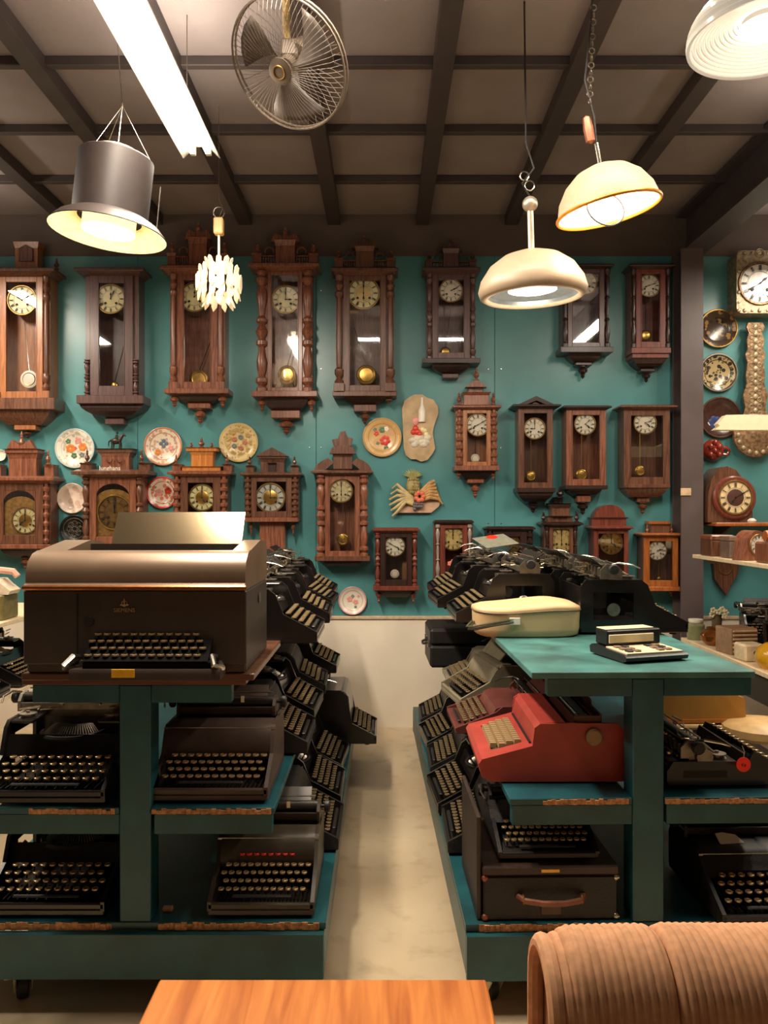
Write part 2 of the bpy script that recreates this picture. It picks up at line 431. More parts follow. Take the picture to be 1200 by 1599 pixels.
def numerals(R, y, arabic=False):
    mb = MB()
    for h in range(1, 13):
        a = PI / 2 - h * PI / 6
        ca, sa = math.cos(a), math.sin(a)
        s_ = NUM[h]; wd = {'I': .035, 'V': .075, 'X': .08}
        tot = sum(wd[c] for c in s_) * R; x = -tot / 2; H = .13 * R
        def T(px, pz):  # local glyph -> dial: up = outward
            rr = .78 * R + pz
            return (rr * ca + px * sa, rr * sa - px * ca)
        for c in s_:
            w0 = wd[c] * R
            segs = {'I': [(.5, -1, .5, 1)], 'V': [(0.1, 1, .5, -1), (.5, -1, .9, 1)], 'X': [(0.1, 1, .9, -1), (.1, -1, .9, 1)]}[c]
            for (a0, b0, a1, b1) in segs:
                p = T(x + a0 * w0, b0 * H); q = T(x + a1 * w0, b1 * H)
                stroke(mb, p[0], p[1], q[0], q[1], .022 * R, y - .0012, y)
            x += w0
    mb.ring((0, y - .0004, 0), .6 * R, .008 * R, 24, 4)
    mb.ring((0, y - .0004, 0), .96 * R, .008 * R, 24, 4)
    return mb
def make_dial(par, x, z, y, R, m, hh=10, mm=10, bezel=BRASSD, center=None, holes=True, relief=False):
    d = MB().lathe([(.0001, 0), (R * .97, 0), (R, -.004), (R, .01), (.0001, .01)][::-1], (0, 0, 0), 28, 'y').build('dial', m, par, loc=(x, y, z))
    MB().ring((0, -.003, 0), R * 1.03, R * .06, 28, 6).build('bezel', bezel, d)
    numerals(R, -.0045).xf(Matrix.Identity(4)).build('numerals', INK, d, 0, kind='stuff')
    if center:
        MB().lathe([(.0001, -.006), (R * .42, -.006), (R * .52, -.0035), (R * .52, 0)], (0, 0, 0), 20, 'y').build('dial_centre', center, d)
    if holes:
        for s in (-1, 1): MB().lathe([(.0001, -.006), (.06 * R, -.006), (.09 * R, -.004)], (s * .38 * R, 0, -.3 * R), 8, 'y').build('winding_hole', INK, d)
    for L, w_, t, nm in ((.52, .07, hh * 30 + mm * .5, 'hand'), (.8, .05, mm * 6, 'hand')):
        a = math.radians(90 - t); mb = MB()
        ux, uz = math.cos(a), math.sin(a)
        P = [(-.1, 0), (0, .4), (.35, .35), (.62, 1), (.8, .35), (1, 0)]
        pts = [(u * L * R, v * w_ * R) for u, v in P] + [(u * L * R, -v * w_ * R) for u, v in P[::-1][1:-1]]
        pts = [(u * ux - v * uz, u * uz + v * ux) for u, v in pts]
        mb.prism(pts, -.0095 if nm else 0, -.008, 'y'); mb.lathe([(.0001, -.012), (.05 * R, -.011), (.05 * R, -.006)], (0, 0, 0), 8, 'y')
        mb.build(nm, INK, d)
    return d
def clock(cx, yt, yb, hw, dial, label, wd=WAL, cor=None, corh=10, stile=7, crown=(), base=(), col=None, colx=None, colr=4, pend=None,
          trims=None, cw=None, door=None, dp=.15, cat='clock', group=None, case_dy=0, arch=False, glassy=True, tm=None, lower=None, inner=None):
    """a wall clock; all lengths in units of KF (its front stands 5.45 m from the camera); yt/yb: top and bottom of the glazed case"""
    zc = Z_((yt + yb) / 2, 5.45)
    r = thing('wall_clock', label, cat, (X_(cx, 5.45), RY1, zc), group=group)
    u = lambda v: v * KF
    Zl = lambda py: (((yt + yb) / 2) - py) * KF
    H = u(yb - yt); zt, zb = H / 2, -H / 2; W = u(hw); f = -dp
    wi = inner or wd; cw = cw or wd; tw = trims or wd
    mb = MB(); t = .008
    mb.box(-W, W, -.012, -.001, zb, zt)
    mb.box(-W, -W + t, f + .02, -.012, zb, zt); mb.box(W - t, W, f + .02, -.012, zb, zt)
    mb.box(-W + t, W - t, f + .02, -.012, zt - t, zt); mb.box(-W + t, W - t, f + .02, -.012, zb, zb + t)
    mb.build('case', wi, r)
    s = u(stile)
    cs = 0
    if colx: cs = 0
    # door: stiles, rails, pane
    dw = W if not colx else max(u(colx) - u(colr) * 1.1, W * .5)
    d = MB()
    d.box(-dw, -dw + s, f, f + .02, zb, zt, .002); d.box(dw - s, dw, f, f + .02, zb, zt, .002)
    d.box(-dw + s, dw - s, f, f + .02, zt - s * .9, zt, .002); d.box(-dw + s, dw - s, f, f + .02, zb, zb + s * 1.2, .002)
    # inner moulding
    ms = .004
    d.box(-dw + s, -dw + s + ms, f - .003, f + .006, zb + s, zt - s * .8); d.box(dw - s - ms, dw - s, f - .003, f + .006, zb + s, zt - s * .8)
    if arch:
        R = dw - s; pts = [(-R, zt - s * .9), (R, zt - s * .9)] + [(R * math.cos(a * PI / 12), zt - s * .9 - R + R * math.sin(a * PI / 12) + .0005) for a in range(0, 13)]
        for sg in (-1, 1):
            q = [(sg * R, zt - s * .9)] + [(sg * R * math.cos(a * PI / 16), zt - s * .9 - R * .8 + R * .8 * math.sin(a * PI / 16)) for a in range(0, 9)]
            d.prism(q, f + .001, f + .018, 'y')
    if dw < W - .003:
        d.box(-W, -dw, f + .016, f + .022, zb, zt); d.box(dw, W, f + .016, f + .022, zb, zt)
    D = d.build('door', cw, r)
    if glassy: MB().box(-dw + s, dw - s, f + .009, f + .011, zb + s, zt - s * .8).build('glass_pane', GLS, D, 0)
    # cornice
    if cor:
        c = MB(); ch = u(corh); cwd = u(cor)
        c.taper(zt - .001, zt + ch * .35, W + .004, cwd * .9, f - .006, f - (cwd - W) * .6 - .012)
        c.box(-cwd, cwd, f - (cwd - W) * .7 - .016, -.001, zt + ch * .35, zt + ch * .75, .003)
        c.taper(zt + ch * .75, zt + ch, cwd * .97, cwd * .9, f - (cwd - W) * .7 - .01, f - .008)
        c.build('cornice', tw, r)
    # crown pieces: ('box',dx,hw,y0,y1,depth), ('fin',dx,ybot,h,r), ('poly',[pts px rel],depth), ('arc',...)
    for k in crown:
        if k[0] == 'box':
            _, dx, bw, y0, y1 = k[:5]; dep = k[5] if len(k) > 5 else .08
            c = MB(); z0, z1 = Zl(y1), Zl(y0); x = u(dx); bw = u(bw); hh = z1 - z0
            c.box(x - bw, x + bw, f * .9 if dep == .08 else -dep, -.012, z0, z1 - hh * .22, .002)
            c.taper(z1 - hh * .22, z1, bw, bw * 1.12, (f * .9 if dep == .08 else -dep), (f if dep == .08 else -dep * 1.1), -.012, x)
            c.build('crown_block', tw if len(k) < 7 else k[6], r)
        elif k[0] == 'fin':
            _, dx, y0, h, rr = k
            MB().lathe(finial_prof(u(h), u(rr)), (u(dx), f * .75, Zl(y0)), 10).build('finial', tw, r)
        elif k[0] == 'poly':
            _, pts, ya, yb_ = k[:4]
            c = MB().prism([(u(px), Zl(py)) for px, py in pts], ya, yb_, 'y').build('crown_carving', tw if len(k) < 5 else k[4], r)
        elif k[0] == 'scroll':
            _, dx, py, R, a0, a1 = k
            c = MB(); c.ring((u(dx), f * .75, Zl(py)), u(R), u(R) * .18, 14, 6, 'y', math.radians(a0), math.radians(a1)); c.build('crown_scroll', tw, r)
        elif k[0] == 'gallery':
            _, x0, x1, y0, y1, nn = k
            c = MB(); z0, z1 = Zl(y1), Zl(y0)
            for i in range(nn):
                xx = u(x0 + (x1 - x0) * (i + .5) / nn)
                c.lathe([(.5 * u(1.6), z0), (u(1.6), z0 + (z1 - z0) * .3), (.4 * u(1.6), z0 + (z1 - z0) * .5), (u(1.6), z0 + (z1 - z0) * .75), (u(1), z1)], (xx, f * .8, 0), 6)
            c.box(u(x0), u(x1), f * .9, f * .7, z1, z1 + u(2), .001)
            c.build('gallery', tw, r)
    # base pieces: ('rail',hw,y0,y1,proj) ('tap',hw0(top),hw1(bottom),y0,y1) ('drop',dx,y,h,r)
    for k in base:
        if k[0] == 'rail':
            _, bw, y0, y1 = k[:4]
            MB().box(-u(bw), u(bw), f - (u(bw) - W) * .5 - .01, -.001, Zl(y1), Zl(y0), .003).build('base_moulding', tw if len(k) < 5 else k[4], r)
        elif k[0] == 'tap':
            _, h0, h1, y0, y1 = k[:5]; m_ = k[5] if len(k) > 5 else tw
            c = MB(); a = min(1, h0 / hw); b = min(1, h1 / hw); nst = 4
            for i in range(nst):
                e0 = math.sin(i / nst * PI / 2); e1 = math.sin((i + 1) / nst * PI / 2)
                ww0 = h0 + (h1 - h0) * (1 - math.cos(i / nst * PI / 2)); ww1 = h0 + (h1 - h0) * (1 - math.cos((i + 1) / nst * PI / 2))
                za = Zl(y0 + (y1 - y0) * e0) if False else Zl(y0 + (y1 - y0) * i / nst); zb_ = Zl(y0 + (y1 - y0) * (i + 1) / nst)
                c.taper(zb_, za, u(ww1), u(ww0), -.02 - (dp - .02) * min(1, ww1 / hw), -.02 - (dp - .02) * min(1, ww0 / hw), -.001)
            c.build('bracket', m_, r)
        elif k[0] == 'blk':
            _, bw, y0, y1 = k[:4]; q = min(1, bw / hw + .25)
            MB().box(-u(bw), u(bw), f * q, -.001, Zl(y1), Zl(y0), .004).build('bracket_block', tw if len(k) < 5 else k[4], r)
        elif k[0] == 'drop':
            _, dx, y0, h, rr = k
            yy = f * .7 if dx else f * .35
            MB().lathe(finial_prof(u(h), u(rr), False), (u(dx), yy, Zl(y0)), 10).build('drop_finial', tw, r)
    # columns
    if col:
        cr = u(colr); y = f + .002
        for sg in (-1, 1):
            c0, c1 = (zb, zt)
            if lower: c1 = zb + H * lower; 
            MB().lathe([(a, b + c0) for a, b in prof_col(col, c1 - c0, cr)], (sg * u(colx), y, 0), 12).build('column', tw if not tm else tm, r)
            if col == 'shaft':
                MB().box(sg * u(colx) - cr * 1.35, sg * u(colx) + cr * 1.35, y - cr * 1.3, y + cr * 1.6, zb, zb + cr * 2.2, .002).build('column_plinth', cw, r)
    dx, dy, dr, dm = dial[:4]; kw = dial[4] if len(dial) > 4 else {}
    dd = make_dial(r, u(dx - cx), Zl(dy), f + .017, u(dr), dm, **kw)
    MB().cb(0, .035, 0, u(dr) * .9, .05, u(dr) * .9).build('movement', BRASSD, dd)
    if pend:
        px, py, pr, pm, tx = pend[:5]
        p = MB().lathe([(.0001, -.008), (u(pr) * .6, -.007), (u(pr) * .93, -.003), (u(pr), 0), (u(pr) * .9, .004), (.0001, .006)], (0, 0, 0), 20, 'y').build('pendulum_bob', pm, r, loc=(u(px - cx), f + .055, Zl(py)))
        MB().ring((0, -.005, 0), u(pr) * .7, u(pr) * .06, 18, 5).build('bob_ring', BRASS if pm is not BRASS else BRASSD, p)
        top = dy + dr * .9 if tx == 0 else tx[1]
        tpx = px if tx == 0 else tx[0]
        MB().tube([(u(tpx - cx), f + .056, Zl(top)), (u(px - cx), f + .056, Zl(py - pr * .8))], .0028, 6).build('pendulum_rod', pend[5] if len(pend) > 5 else BRASS, r)
    return r
mob = dict
GRP = None
def crown_fancy(top, bot, hw, urn=True):
    """carved crest: centre block with broken pediment, side blocks and finials"""
    h = bot - top
    return [('box', 0, hw * .28, top + h * .35, bot, .08), ('box', -hw * .82, hw * .13, bot - h * .28, bot, .08), ('box', hw * .82, hw * .13, bot - h * .28, bot, .08),
            ('poly', [(-hw * .42, top + h * .36), (-hw * .3, top + h * .14), (-hw * .1, top + h * .22), (0, top + h * .05), (hw * .1, top + h * .22), (hw * .3, top + h * .14), (hw * .42, top + h * .36)], -.12, -.06),
            ('gallery', -hw * .68, -hw * .3, bot - h * .2, bot, 5), ('gallery', hw * .3, hw * .68, bot - h * .2, bot, 5),
            ('fin', -hw * .82, bot - h * .28, h * .32, hw * .1), ('fin', hw * .82, bot - h * .28, h * .32, hw * .1), ('fin', 0, top + h * .2, h * .26, hw * .09),
            ('scroll', -hw * .47, bot - h * .36, hw * .13, -30, 200), ('scroll', hw * .47, bot - h * .36, hw * .13, -20, 210)]
# ---- top row
clock(33, 432, 622, 44, (33, 468, 22, DCREAM, mob(hh=10, mm=10)), 'light brown wall clock with plain round columns, leftmost in the top row', cw=OAKL, wd=OAKL, trims=WAL, cor=57, corh=14, stile=9,
      crown=[('box', 3, 18, 374, 418, .1, OAKL), ('poly', [(-8, 405), (-8, 385), (3, 379), (14, 385), (14, 405)], -.115, -.1, WAL), ('fin', -45, 418, 18, 4), ('fin', 52, 418, 18, 4)],
      base=[('rail', 55, 622, 640), ('tap', 44, 26, 640, 662), ('blk', 17, 662, 670, OAKL), ('drop', 0, 670, 12, 7)], col='shaft', colx=39, colr=5, pend=(40, 590, 14, WHITE, (33, 500), NICK))
clock(174, 430, 618, 42, (172, 466, 22, DCREAM, mob(hh=12, mm=4)), 'plum brown wall clock with a flat top and no crest, second in the top row', wd=PLUM, cor=54, corh=12, stile=13,
      base=[('rail', 52, 618, 631), ('tap', 50, 18, 631, 652, DARKW), ('blk', 15, 652, 661)], col='turned', colx=38, colr=4, lower=.3, pend=(175, 600, 6, BRASS, (194, 520), DARKW))
clock(308, 428, 608, 43, (303, 463, 22, DCREAM, mob(hh=12, mm=8)), 'reddish wall clock with slim shafts and a dark pendulum behind the petal glass pendant lamp', wd=WALR, cor=55, corh=14, stile=10,
      crown=crown_fancy(346, 414, 50), base=[('rail', 50, 607, 615), ('tap', 34, 20, 615, 628, DARKW), ('blk', 18, 628, 636), ('drop', 0, 636, 24, 10), ('drop', -38, 615, 20, 8), ('drop', 38, 615, 20, 8)],
      col='shaft', colx=37, colr=5, pend=(308, 590, 15, BRASSD, (330, 520), DARKW))
clock(445, 424, 612, 42, (446, 467, 21, DCREAM, mob(hh=3, mm=0)), 'large red walnut wall clock with thick turned columns and a tall carved crest', wd=WALR, cor=55, corh=13, stile=6,
      crown=crown_fancy(354, 411, 54), base=[('rail', 51, 611, 620), ('tap', 36, 22, 620, 640, DARKW), ('blk', 23, 640, 652), ('drop', 0, 652, 25, 13), ('drop', -37, 620, 22, 7), ('drop', 41, 620, 22, 7)],
      col='turned', colx=36, colr=8, pend=(447, 583, 15, BRASS, (466, 502), BRASS))
clock(570, 430, 612, 46, (568, 457, 24, DCREAM, mob(hh=6, mm=0, center=DYEL)), 'dark brown wall clock with a big cream dial and a large round brass pendulum', wd=WAL, cor=52, corh=13, stile=9,
      crown=crown_fancy(366, 417, 50), base=[('rail', 50, 611, 619), ('tap', 32, 18, 619, 630, DARKW), ('blk', 18, 630, 641), ('drop', 0, 641, 20, 9), ('drop', 38, 619, 11, 6)],
      col='shaft', colx=40, colr=6, pend=(572, 583, 16, BRASS, (553, 508), NICK))
clock(705, 428, 561, 38, (705, 453, 17.5, DWHITE, mob(hh=2, mm=11)), 'shadowed plum wall clock with white dial, just left of the mushroom lamp', wd=PLUM, cor=45, corh=11, stile=9,
      crown=crown_fancy(372, 417, 42), base=[('rail', 45, 560, 568, DARKW), ('tap', 30, 14, 568, 581, DARKW), ('blk', 13, 581, 588)], col='turned', colx=34, colr=4, pend=(697, 547, 8, BRASS, (705, 480), DARKW))
clock(916, 420, 543, 36, (915, 441, 18, DWHITE, mob(hh=9, mm=0)), 'dark wall clock half hidden behind the white mushroom lamp', wd=PLUM, trims=DARKW, cor=42, corh=8, stile=7,
      base=[('rail', 41, 542, 551, DARKW), ('tap', 26, 15, 551, 563, DARKW), ('blk', 13, 563, 568), ('drop', 0, 568, 20, 8)], col='slim', colx=33, colr=4, pend=(924, 520, 8, BRASS, (932, 490), DARKW))
clock(1017, 420, 543, 30, (1015, 445, 17, DWHITE, mob(hh=8, mm=12)), 'dark mahogany wall clock with steep stepped base, beside the column in the top row', wd=RED, trims=DARKW, cor=36, corh=8, stile=8,
      base=[('rail', 31, 543, 552, RED), ('blk', 29, 552, 559, RED), ('tap', 26, 12, 559, 573, DARKW), ('blk', 11, 573, 578), ('drop', 0, 578, 16, 7)], col='slim', colx=27, colr=3.5, pend=(1013, 521, 9, BRASS, 0, DARKW))
# ---- middle row
clock(745, 640, 728, 32, (747, 663, 17, DWHITE, mob(hh=8, mm=10)), 'small light brown wall clock with a pointed spire crest', wd=OAKL, trims=WALR, cor=38, corh=8, stile=6,
      crown=[('box', 0, 20, 612, 632, .08), ('poly', [(-26, 632), (-16, 616), (16, 616), (26, 632)], -.1, -.04), ('box', 0, 12, 600, 612, .07), ('poly', [(-17, 603), (0, 590), (17, 603)], -.12, -.03), ('fin', 0, 592, 20, 5), ('fin', -27, 630, 19, 4), ('fin', 27, 630, 19, 4)],
      base=[('rail', 35, 727, 735), ('tap', 26, 16, 735, 748, DARKW), ('blk', 13, 748, 754), ('drop', 0, 754, 24, 8), ('drop', -27, 735, 14, 5), ('drop', 27, 735, 14, 5)], col='ladder', colx=27, colr=4.5, pend=(744, 715, 7, DWHITE, 0, DARKW))
clock(837, 638, 763, 27, (836, 669, 16, DWHITE, mob(hh=9, mm=0)), 'dark wall clock with a peaked roof crest in the middle row', wd=WAL, trims=DARKW, cor=38, corh=7, stile=8,
      crown=[('poly', [(-30, 633), (0, 619), (30, 633), (24, 636), (0, 626), (-24, 636)], -.175, -.01), ('poly', [(-20, 640), (0, 627), (20, 640)], -.152, -.02, WAL)], base=[('rail', 30, 762, 769), ('tap', 28, 10, 769, 787), ('drop', 0, 787, 14, 8)], pend=(832, 743, 9, BRASS, 0, BRASS))
clock(916, 640, 759, 31, (915, 662, 16, DWHITE, mob(hh=4, mm=8)), 'flat topped wall clock in the middle row with a brass ring pendulum', wd=WALR, trims=DARKW, cor=38, corh=7, stile=9,
      base=[('rail', 33, 758, 764), ('tap', 26, 14, 764, 774), ('blk', 11, 774, 784, WALR), ('drop', 0, 784, 20, 9)], pend=(912, 741, 10, BRASS, 0, BRASS))
clock(1011, 640, 757, 36, (1009, 660, 17, DWHITE, mob(hh=4, mm=12)), 'widest flat topped wall clock in the middle row, next to the column', wd=WAL, trims=WAL, cor=45, corh=8, stile=10,
      base=[('rail', 36, 756, 762), ('tap', 33, 22, 762, 776), ('blk', 10, 776, 784), ('drop', 0, 784, 19, 8)], pend=(1004, 735, 9, BRASS, 0, BRASS))
# ---- lower rows
cas = lambda top, bot, hw: [('box', 0, hw * .42, top + (bot - top) * .42, bot, .1), ('box', 0, hw * .5, top + (bot - top) * .32, top + (bot - top) * .42, .12),
      ('box', -hw * .8, hw * .14, bot - (bot - top) * .3, bot, .1), ('box', hw * .8, hw * .14, bot - (bot - top) * .3, bot, .1),
      ('fin', -hw * .8, bot - (bot - top) * .3, (bot - top) * .38, hw * .08), ('fin', hw * .8, bot - (bot - top) * .3, (bot - top) * .38, hw * .08)]
mq = clock(30, 755, 850, 48, (38, 813, 20, DCREAM, mob(center=BRASS, hh=8, mm=0)), 'big brown clock with arched brass fronted door at the far left of the lower row', wd=WAL, trims=WALR, cor=58, corh=12, stile=12, arch=True,
      crown=cas(680, 744, 52) + [('fin', 0, 700, 28, 5), ('poly', [(-22, 700), (-14, 686), (0, 696), (14, 686), (22, 700)], -.13, -.08)], base=[('rail', 50, 850, 857), ('tap', 34, 18, 857, 872, DARKW), ('drop', 0, 872, 18, 8)], col='ladder', colx=42, colr=4)
MB().prism([(-.12, -.16), (.12, -.16)] + [(.12 * math.cos(a * PI / 12), .03 + .09 * math.sin(a * PI / 12)) for a in range(13)], -.128, -.122, 'y').build('brass_arch_plate', mat('engraved_brass', (190, 150, 84), .35, .6, noise=.2, scale=50, bump=.3), mq)
jn = clock(176, 746, 850, 46, (178, 800, 26, BRASSD, mob(hh=12, mm=0, bezel=BRASS, holes=True)), 'brown clock with horse statuette on top and white lettering on its cornice', wd=WALR, trims=WAL, cor=60, corh=13, stile=10, arch=True,
      crown=[('box', 0, 22, 706, 733, .1, WALR), ('box', 0, 28, 700, 706, .12), ('box', 46, 9, 722, 734, .1), ('box', -46, 9, 722, 734, .1), ('fin', 43, 722, 22, 4), ('fin', -43, 722, 22, 4),
             ('scroll', -8, 716, 5, 180, 360), ('scroll', 8, 716, 5, 180, 360)], base=[('rail', 50, 850, 857)], col='turned', colx=42, colr=5)
MB().prism([(-.13, -.2), (.13, -.2)] + [(.13 * math.cos(a * PI / 12), .06 + .09 * math.sin(a * PI / 12)) for a in range(13)], -.128, -.122, 'y').build('brass_arch_plate', mat('engraved_brass', (190, 150, 84), .35, .6, noise=.2, scale=50, bump=.3), jn)
text('Junghans', .042, WHITE, jn, (-.01, -.178, (798 - 731.5) * KF), (PI / 2, 0, 0))
hs = MB()   # little standing horse
z0 = (798 - 700) * KF
hs.ball((0, -.08, z0 + .055), .022, 10, 6, 1.7, .8, 1)
for dx, dy in ((-.028, -.01), (-.022, .01), (.026, -.01), (.03, .01)): hs.tube([(dx, -.08 + dy, z0 + .05), (dx + .004, -.08 + dy, z0 + .025), (dx, -.08 + dy, z0)], .006, 6, .004)
hs.tube([(.025, -.08, z0 + .06), (.04, -.08, z0 + .085), (.05, -.08, z0 + .1)], .013, 8, .008)
hs.tube([(.046, -.08, z0 + .103), (.066, -.08, z0 + .09)], .009, 8, .005)
hs.tube([(-.033, -.08, z0 + .062), (-.05, -.08, z0 + .05), (-.052, -.08, z0 + .02)], .006, 6, .003)
hs.tube([(0, -.08, z0 + .07), (.006, -.08, z0 + .1)], .011, 8, .009); hs.ball((.008, -.08, z0 + .112), .009)
hs.tube([(0.004, -.08, z0 + .09), (.03, -.085, z0 + .08)], .004)
hs.build('horse_statuette', mat('dark_bronze', (60, 52, 44), .4, .6), jn)
clock(313, 744, 830, 42, (315, 777, 20, DCREAM, mob(center=BRASS, hh=5, mm=0)), 'brown clock with a castle shaped crest and ringed columns between two painted plates', wd=WAL, trims=WALR, cor=50, corh=9, stile=11,
      crown=[('box', 0, 17, 704, 730, .1, HONEY), ('box', 0, 24, 698, 704, .12, HONEY), ('box', 0, 30, 728, 736, .13, HONEY), ('box', 40, 7, 724, 736, .1), ('box', -40, 7, 724, 736, .1), ('fin', 0, 698, 16, 5), ('fin', -16, 698, 8, 3), ('fin', 16, 698, 8, 3), ('fin', -40, 724, 16, 3), ('fin', 40, 724, 16, 3)],
      base=[('rail', 44, 830, 836)], col='ladder', colx=37, colr=5)
clock(424, 745, 808, 42, (422, 777, 22, DSIL, mob(center=BRASS, hh=3, mm=0)), 'square brown clock with silver dial above a narrow pendulum box', wd=WAL, trims=WAL, cor=48, corh=8, stile=8,
      crown=cas(699, 738, 44) + [('poly', [(-26, 712), (0, 698), (26, 712)], -.13, -.06), ('box', 0, 6, 722, 738, .12, DARKW)],
      base=[('rail', 42, 808, 815, WALR), ('blk', 20, 815, 868, WALR), ('drop', -33, 815, 22, 4), ('drop', 33, 815, 22, 4)], col='ladder', colx=37, colr=4.5)
clock(535, 742, 869, 38, (533, 767, 17, mat('dull_cream_dial', (196, 182, 140), .5), mob(hh=6, mm=0)), 'wall clock with an arched openwork crest standing alone above the small pink plate', wd=WALR, trims=WAL, cor=48, corh=8, stile=7, arch=True,
      crown=[('poly', [(-46, 735)] + [(46 * math.cos(PI - a * PI / 12) , 737 - 26 * math.sin(a * PI / 12)) for a in range(1, 5)] + [(-14, 722), (-30, 735)], -.1, -.05),
             ('poly', [(46, 735)] + [(46 * math.cos(a * PI / 12), 737 - 26 * math.sin(a * PI / 12)) for a in range(1, 5)] + [(14, 722), (30, 735)], -.1, -.05),
             ('box', 0, 15, 706, 736, .1), ('poly', [(-21, 708), (-16, 698), (0, 694), (16, 698), (21, 708)], -.13, -.05), ('poly', [(-14, 696), (-17, 686), (-7, 684), (-4, 674), (4, 672), (8, 682), (16, 684), (13, 696)], -.12, -.08), ('box', 0, 22, 732, 738, .13)],
      base=[('rail', 43, 868, 876), ('tap', 30, 24, 876, 884, DARKW)], col='turned', colx=34, colr=6, tm=WALR, pend=(535, 843, 10, BRASS, 0, NICK))
HX = X_(535, 5.45)
clock(619, 832, 915, 33, (617, 853, 15.5, DWHITE, mob(hh=3, mm=50)), 'low dark wall clock with slim red columns and a small white bob', wd=DARKW, trims=RED, cor=37, corh=8, stile=8,
      base=[('rail', 36, 915, 922, RED), ('tap', 26, 18, 922, 934, DARKW), ('drop', -27, 922, 22, 5), ('drop', 27, 922, 22, 5)], col='turned', colx=29, colr=3.5, pend=(617, 897, 7, DWHITE, 0, DARKW))
fl = clock(709, 819, 905, 30, (708, 841, 18, DYEL, mob(hh=12, mm=0)), 'red brown wall clock with pale slim columns and pink flowers painted below its yellow dial', wd=RED, trims=DARKW, cor=31, corh=7, stile=7,
      base=[('rail', 31, 905, 912)], col='slim', colx=25, colr=3.2, tm=mat('silvered_wood', (170, 160, 150), .35, .4), inner=mat('orange_backboard', (150, 66, 40), .5))
pk = MB()
for a in range(4):
    for q in range(5):
        t = 2 * PI * q / 5 + a
        pk.ball(((-6 + a * 5 + 2.2 * math.cos(t)) * KF, -.146, (862 - 880 + 3 * (a % 2) + 2.2 * math.sin(t)) * KF), .008, 6, 4, 1, .12, 1)
pk.build('flower_decoration', mat('pink_paint', (226, 130, 112), .5), fl)
clock(797, 829, 905, 36, (797, 850, 15, BRASSD, mob(hh=1, mm=30)), 'black wall clock with ringed columns hidden behind the typewriters', wd=DARKW, cor=39, corh=7, stile=10, base=[('rail', 38, 905, 911)], col='ladder', colx=31, colr=4)
clock(877, 822, 905, 26, (878, 844, 19, DYEL, mob(hh=6, mm=0)), 'dark clock with a tiered spire crest behind the right hand typewriters', wd=WAL, trims=DARKW, cor=33, corh=7, stile=5,
      crown=[('box', 0, 20, 806, 816, .1, WAL), ('box', 0, 14, 790, 806, .08, WAL), ('box', 0, 18, 786, 790, .1), ('box', 0, 7, 776, 786, .06), ('fin', 0, 777, 18, 6), ('fin', -26, 815, 18, 4), ('fin', 26, 815, 18, 4)], base=[('rail', 28, 905, 911)], col='slim', colx=22, colr=3)
clock(955, 828, 905, 27, (956, 848, 17, BRASS, mob(hh=4, mm=0)), 'red mahogany clock with a round arched crest and brass dial', wd=RED, cor=33, corh=7, stile=6,
      crown=[('box', 0, 27, 808, 822, .1), ('poly', [(24 * math.cos(a * PI / 12), 808 - 20 * math.sin(a * PI / 12)) for a in range(13)], -.12, -.02)], base=[('rail', 28, 905, 911)])
clock(1033, 838, 916, 27, (1028, 860, 14.5, DWHITE, mob(hh=2, mm=13)), 'orange oak wall clock with a railed top, lowest one beside the column', wd=OAKO, cor=33, corh=6, stile=8, inner=WAL,
      crown=[('box', 0, 15, 818, 833, .08, WAL), ('poly', [(-17, 818), (-17, 814), (17, 814), (17, 818)], -.12, -.03), ('fin', -19, 833, 14, 2.5), ('fin', 19, 833, 14, 2.5)], base=[('rail', 29, 916, 923), ('drop', -20, 923, 9, 4), ('drop', 20, 923, 9, 4)], pend=(1034, 905, 4, BRASS, 0, BRASS))
# ================================================================== plates and other things on the wall
def plate(px, py, r, m, label, rim=None, deep=False, cat='plate', gap=0.002):
    Y = 5.58; R = r * Y / 1250
    mb = MB()
    mb.lathe([(.0001, -.006), (R * .6, -.006), (R * .7, -.012), (R * .97, -.026), (R, -.025), (R * .98, -.02), (R * .7, -.002), (R * .5, 0), (.0001, 0)], (0, 0, 0), 32, 'y')
    o = mb.build('wall_plate', m, loc=(X_(px, Y), RY1 - gap, Z_(py, Y)))
    if rim: MB().ring((0, -.025, 0), R, R * .05, 32, 6).build('rim', rim, o)
    return tag(o, label, cat), R
def petals(par, lst, y=-.0075):
    """printed motif: petals lying on the plate; (dx,dz,r,material,count)"""
    for dx, dz, r, m, n in lst:
        mb = MB()
        for i in range(n):
            a = 2 * PI * i / n + dx * 40
            mb.ball((dx + r * .62 * math.cos(a), y, dz + r * .62 * math.sin(a)), r * .5, 8, 4, 1, .06 if r > .02 else .1, 1)
        mb.build('painted_flower', m, par)
ORP = mat('orange_glaze', (214, 128, 56), .35, noise=.1); REDP = mat('red_glaze', (208, 62, 40), .35, noise=.1)
GRP_ = mat('green_glaze', (84, 120, 84), .35, noise=.1); PNK = mat('pink_glaze', (222, 150, 140), .35, noise=.1); BLU = mat('blue_glaze', (52, 66, 120), .3, noise=.1)
GRYG = mat('grey_glaze', (120, 124, 118), .35)
p, R = plate(117, 700, 31, pattern('plate_white_floral', (232, 224, 206), [(200, 190, 170), (196, 176, 150)], rim=(190, 200, 196), R=.139), 'white plate with orange flowers, upper left beside the horse topped clock')
petals(p, [(-.035, .0, .03, ORP, 6), (.05, .01, .028, ORP, 6), (.02, .055, .022, PNK, 5), (-.05, .05, .018, GRP_, 5), (-.01, -.05, .02, GRP_, 5), (.045, -.045, .018, GRYG, 5), (0, .0, .012, REDP, 4)])
p, R = plate(113, 778, 23.5, pattern('plate_pale_pink', (226, 206, 190), [(204, 176, 160), (214, 190, 172)], scale=16), 'small pale pinkish plate above the dark metal plate at left')
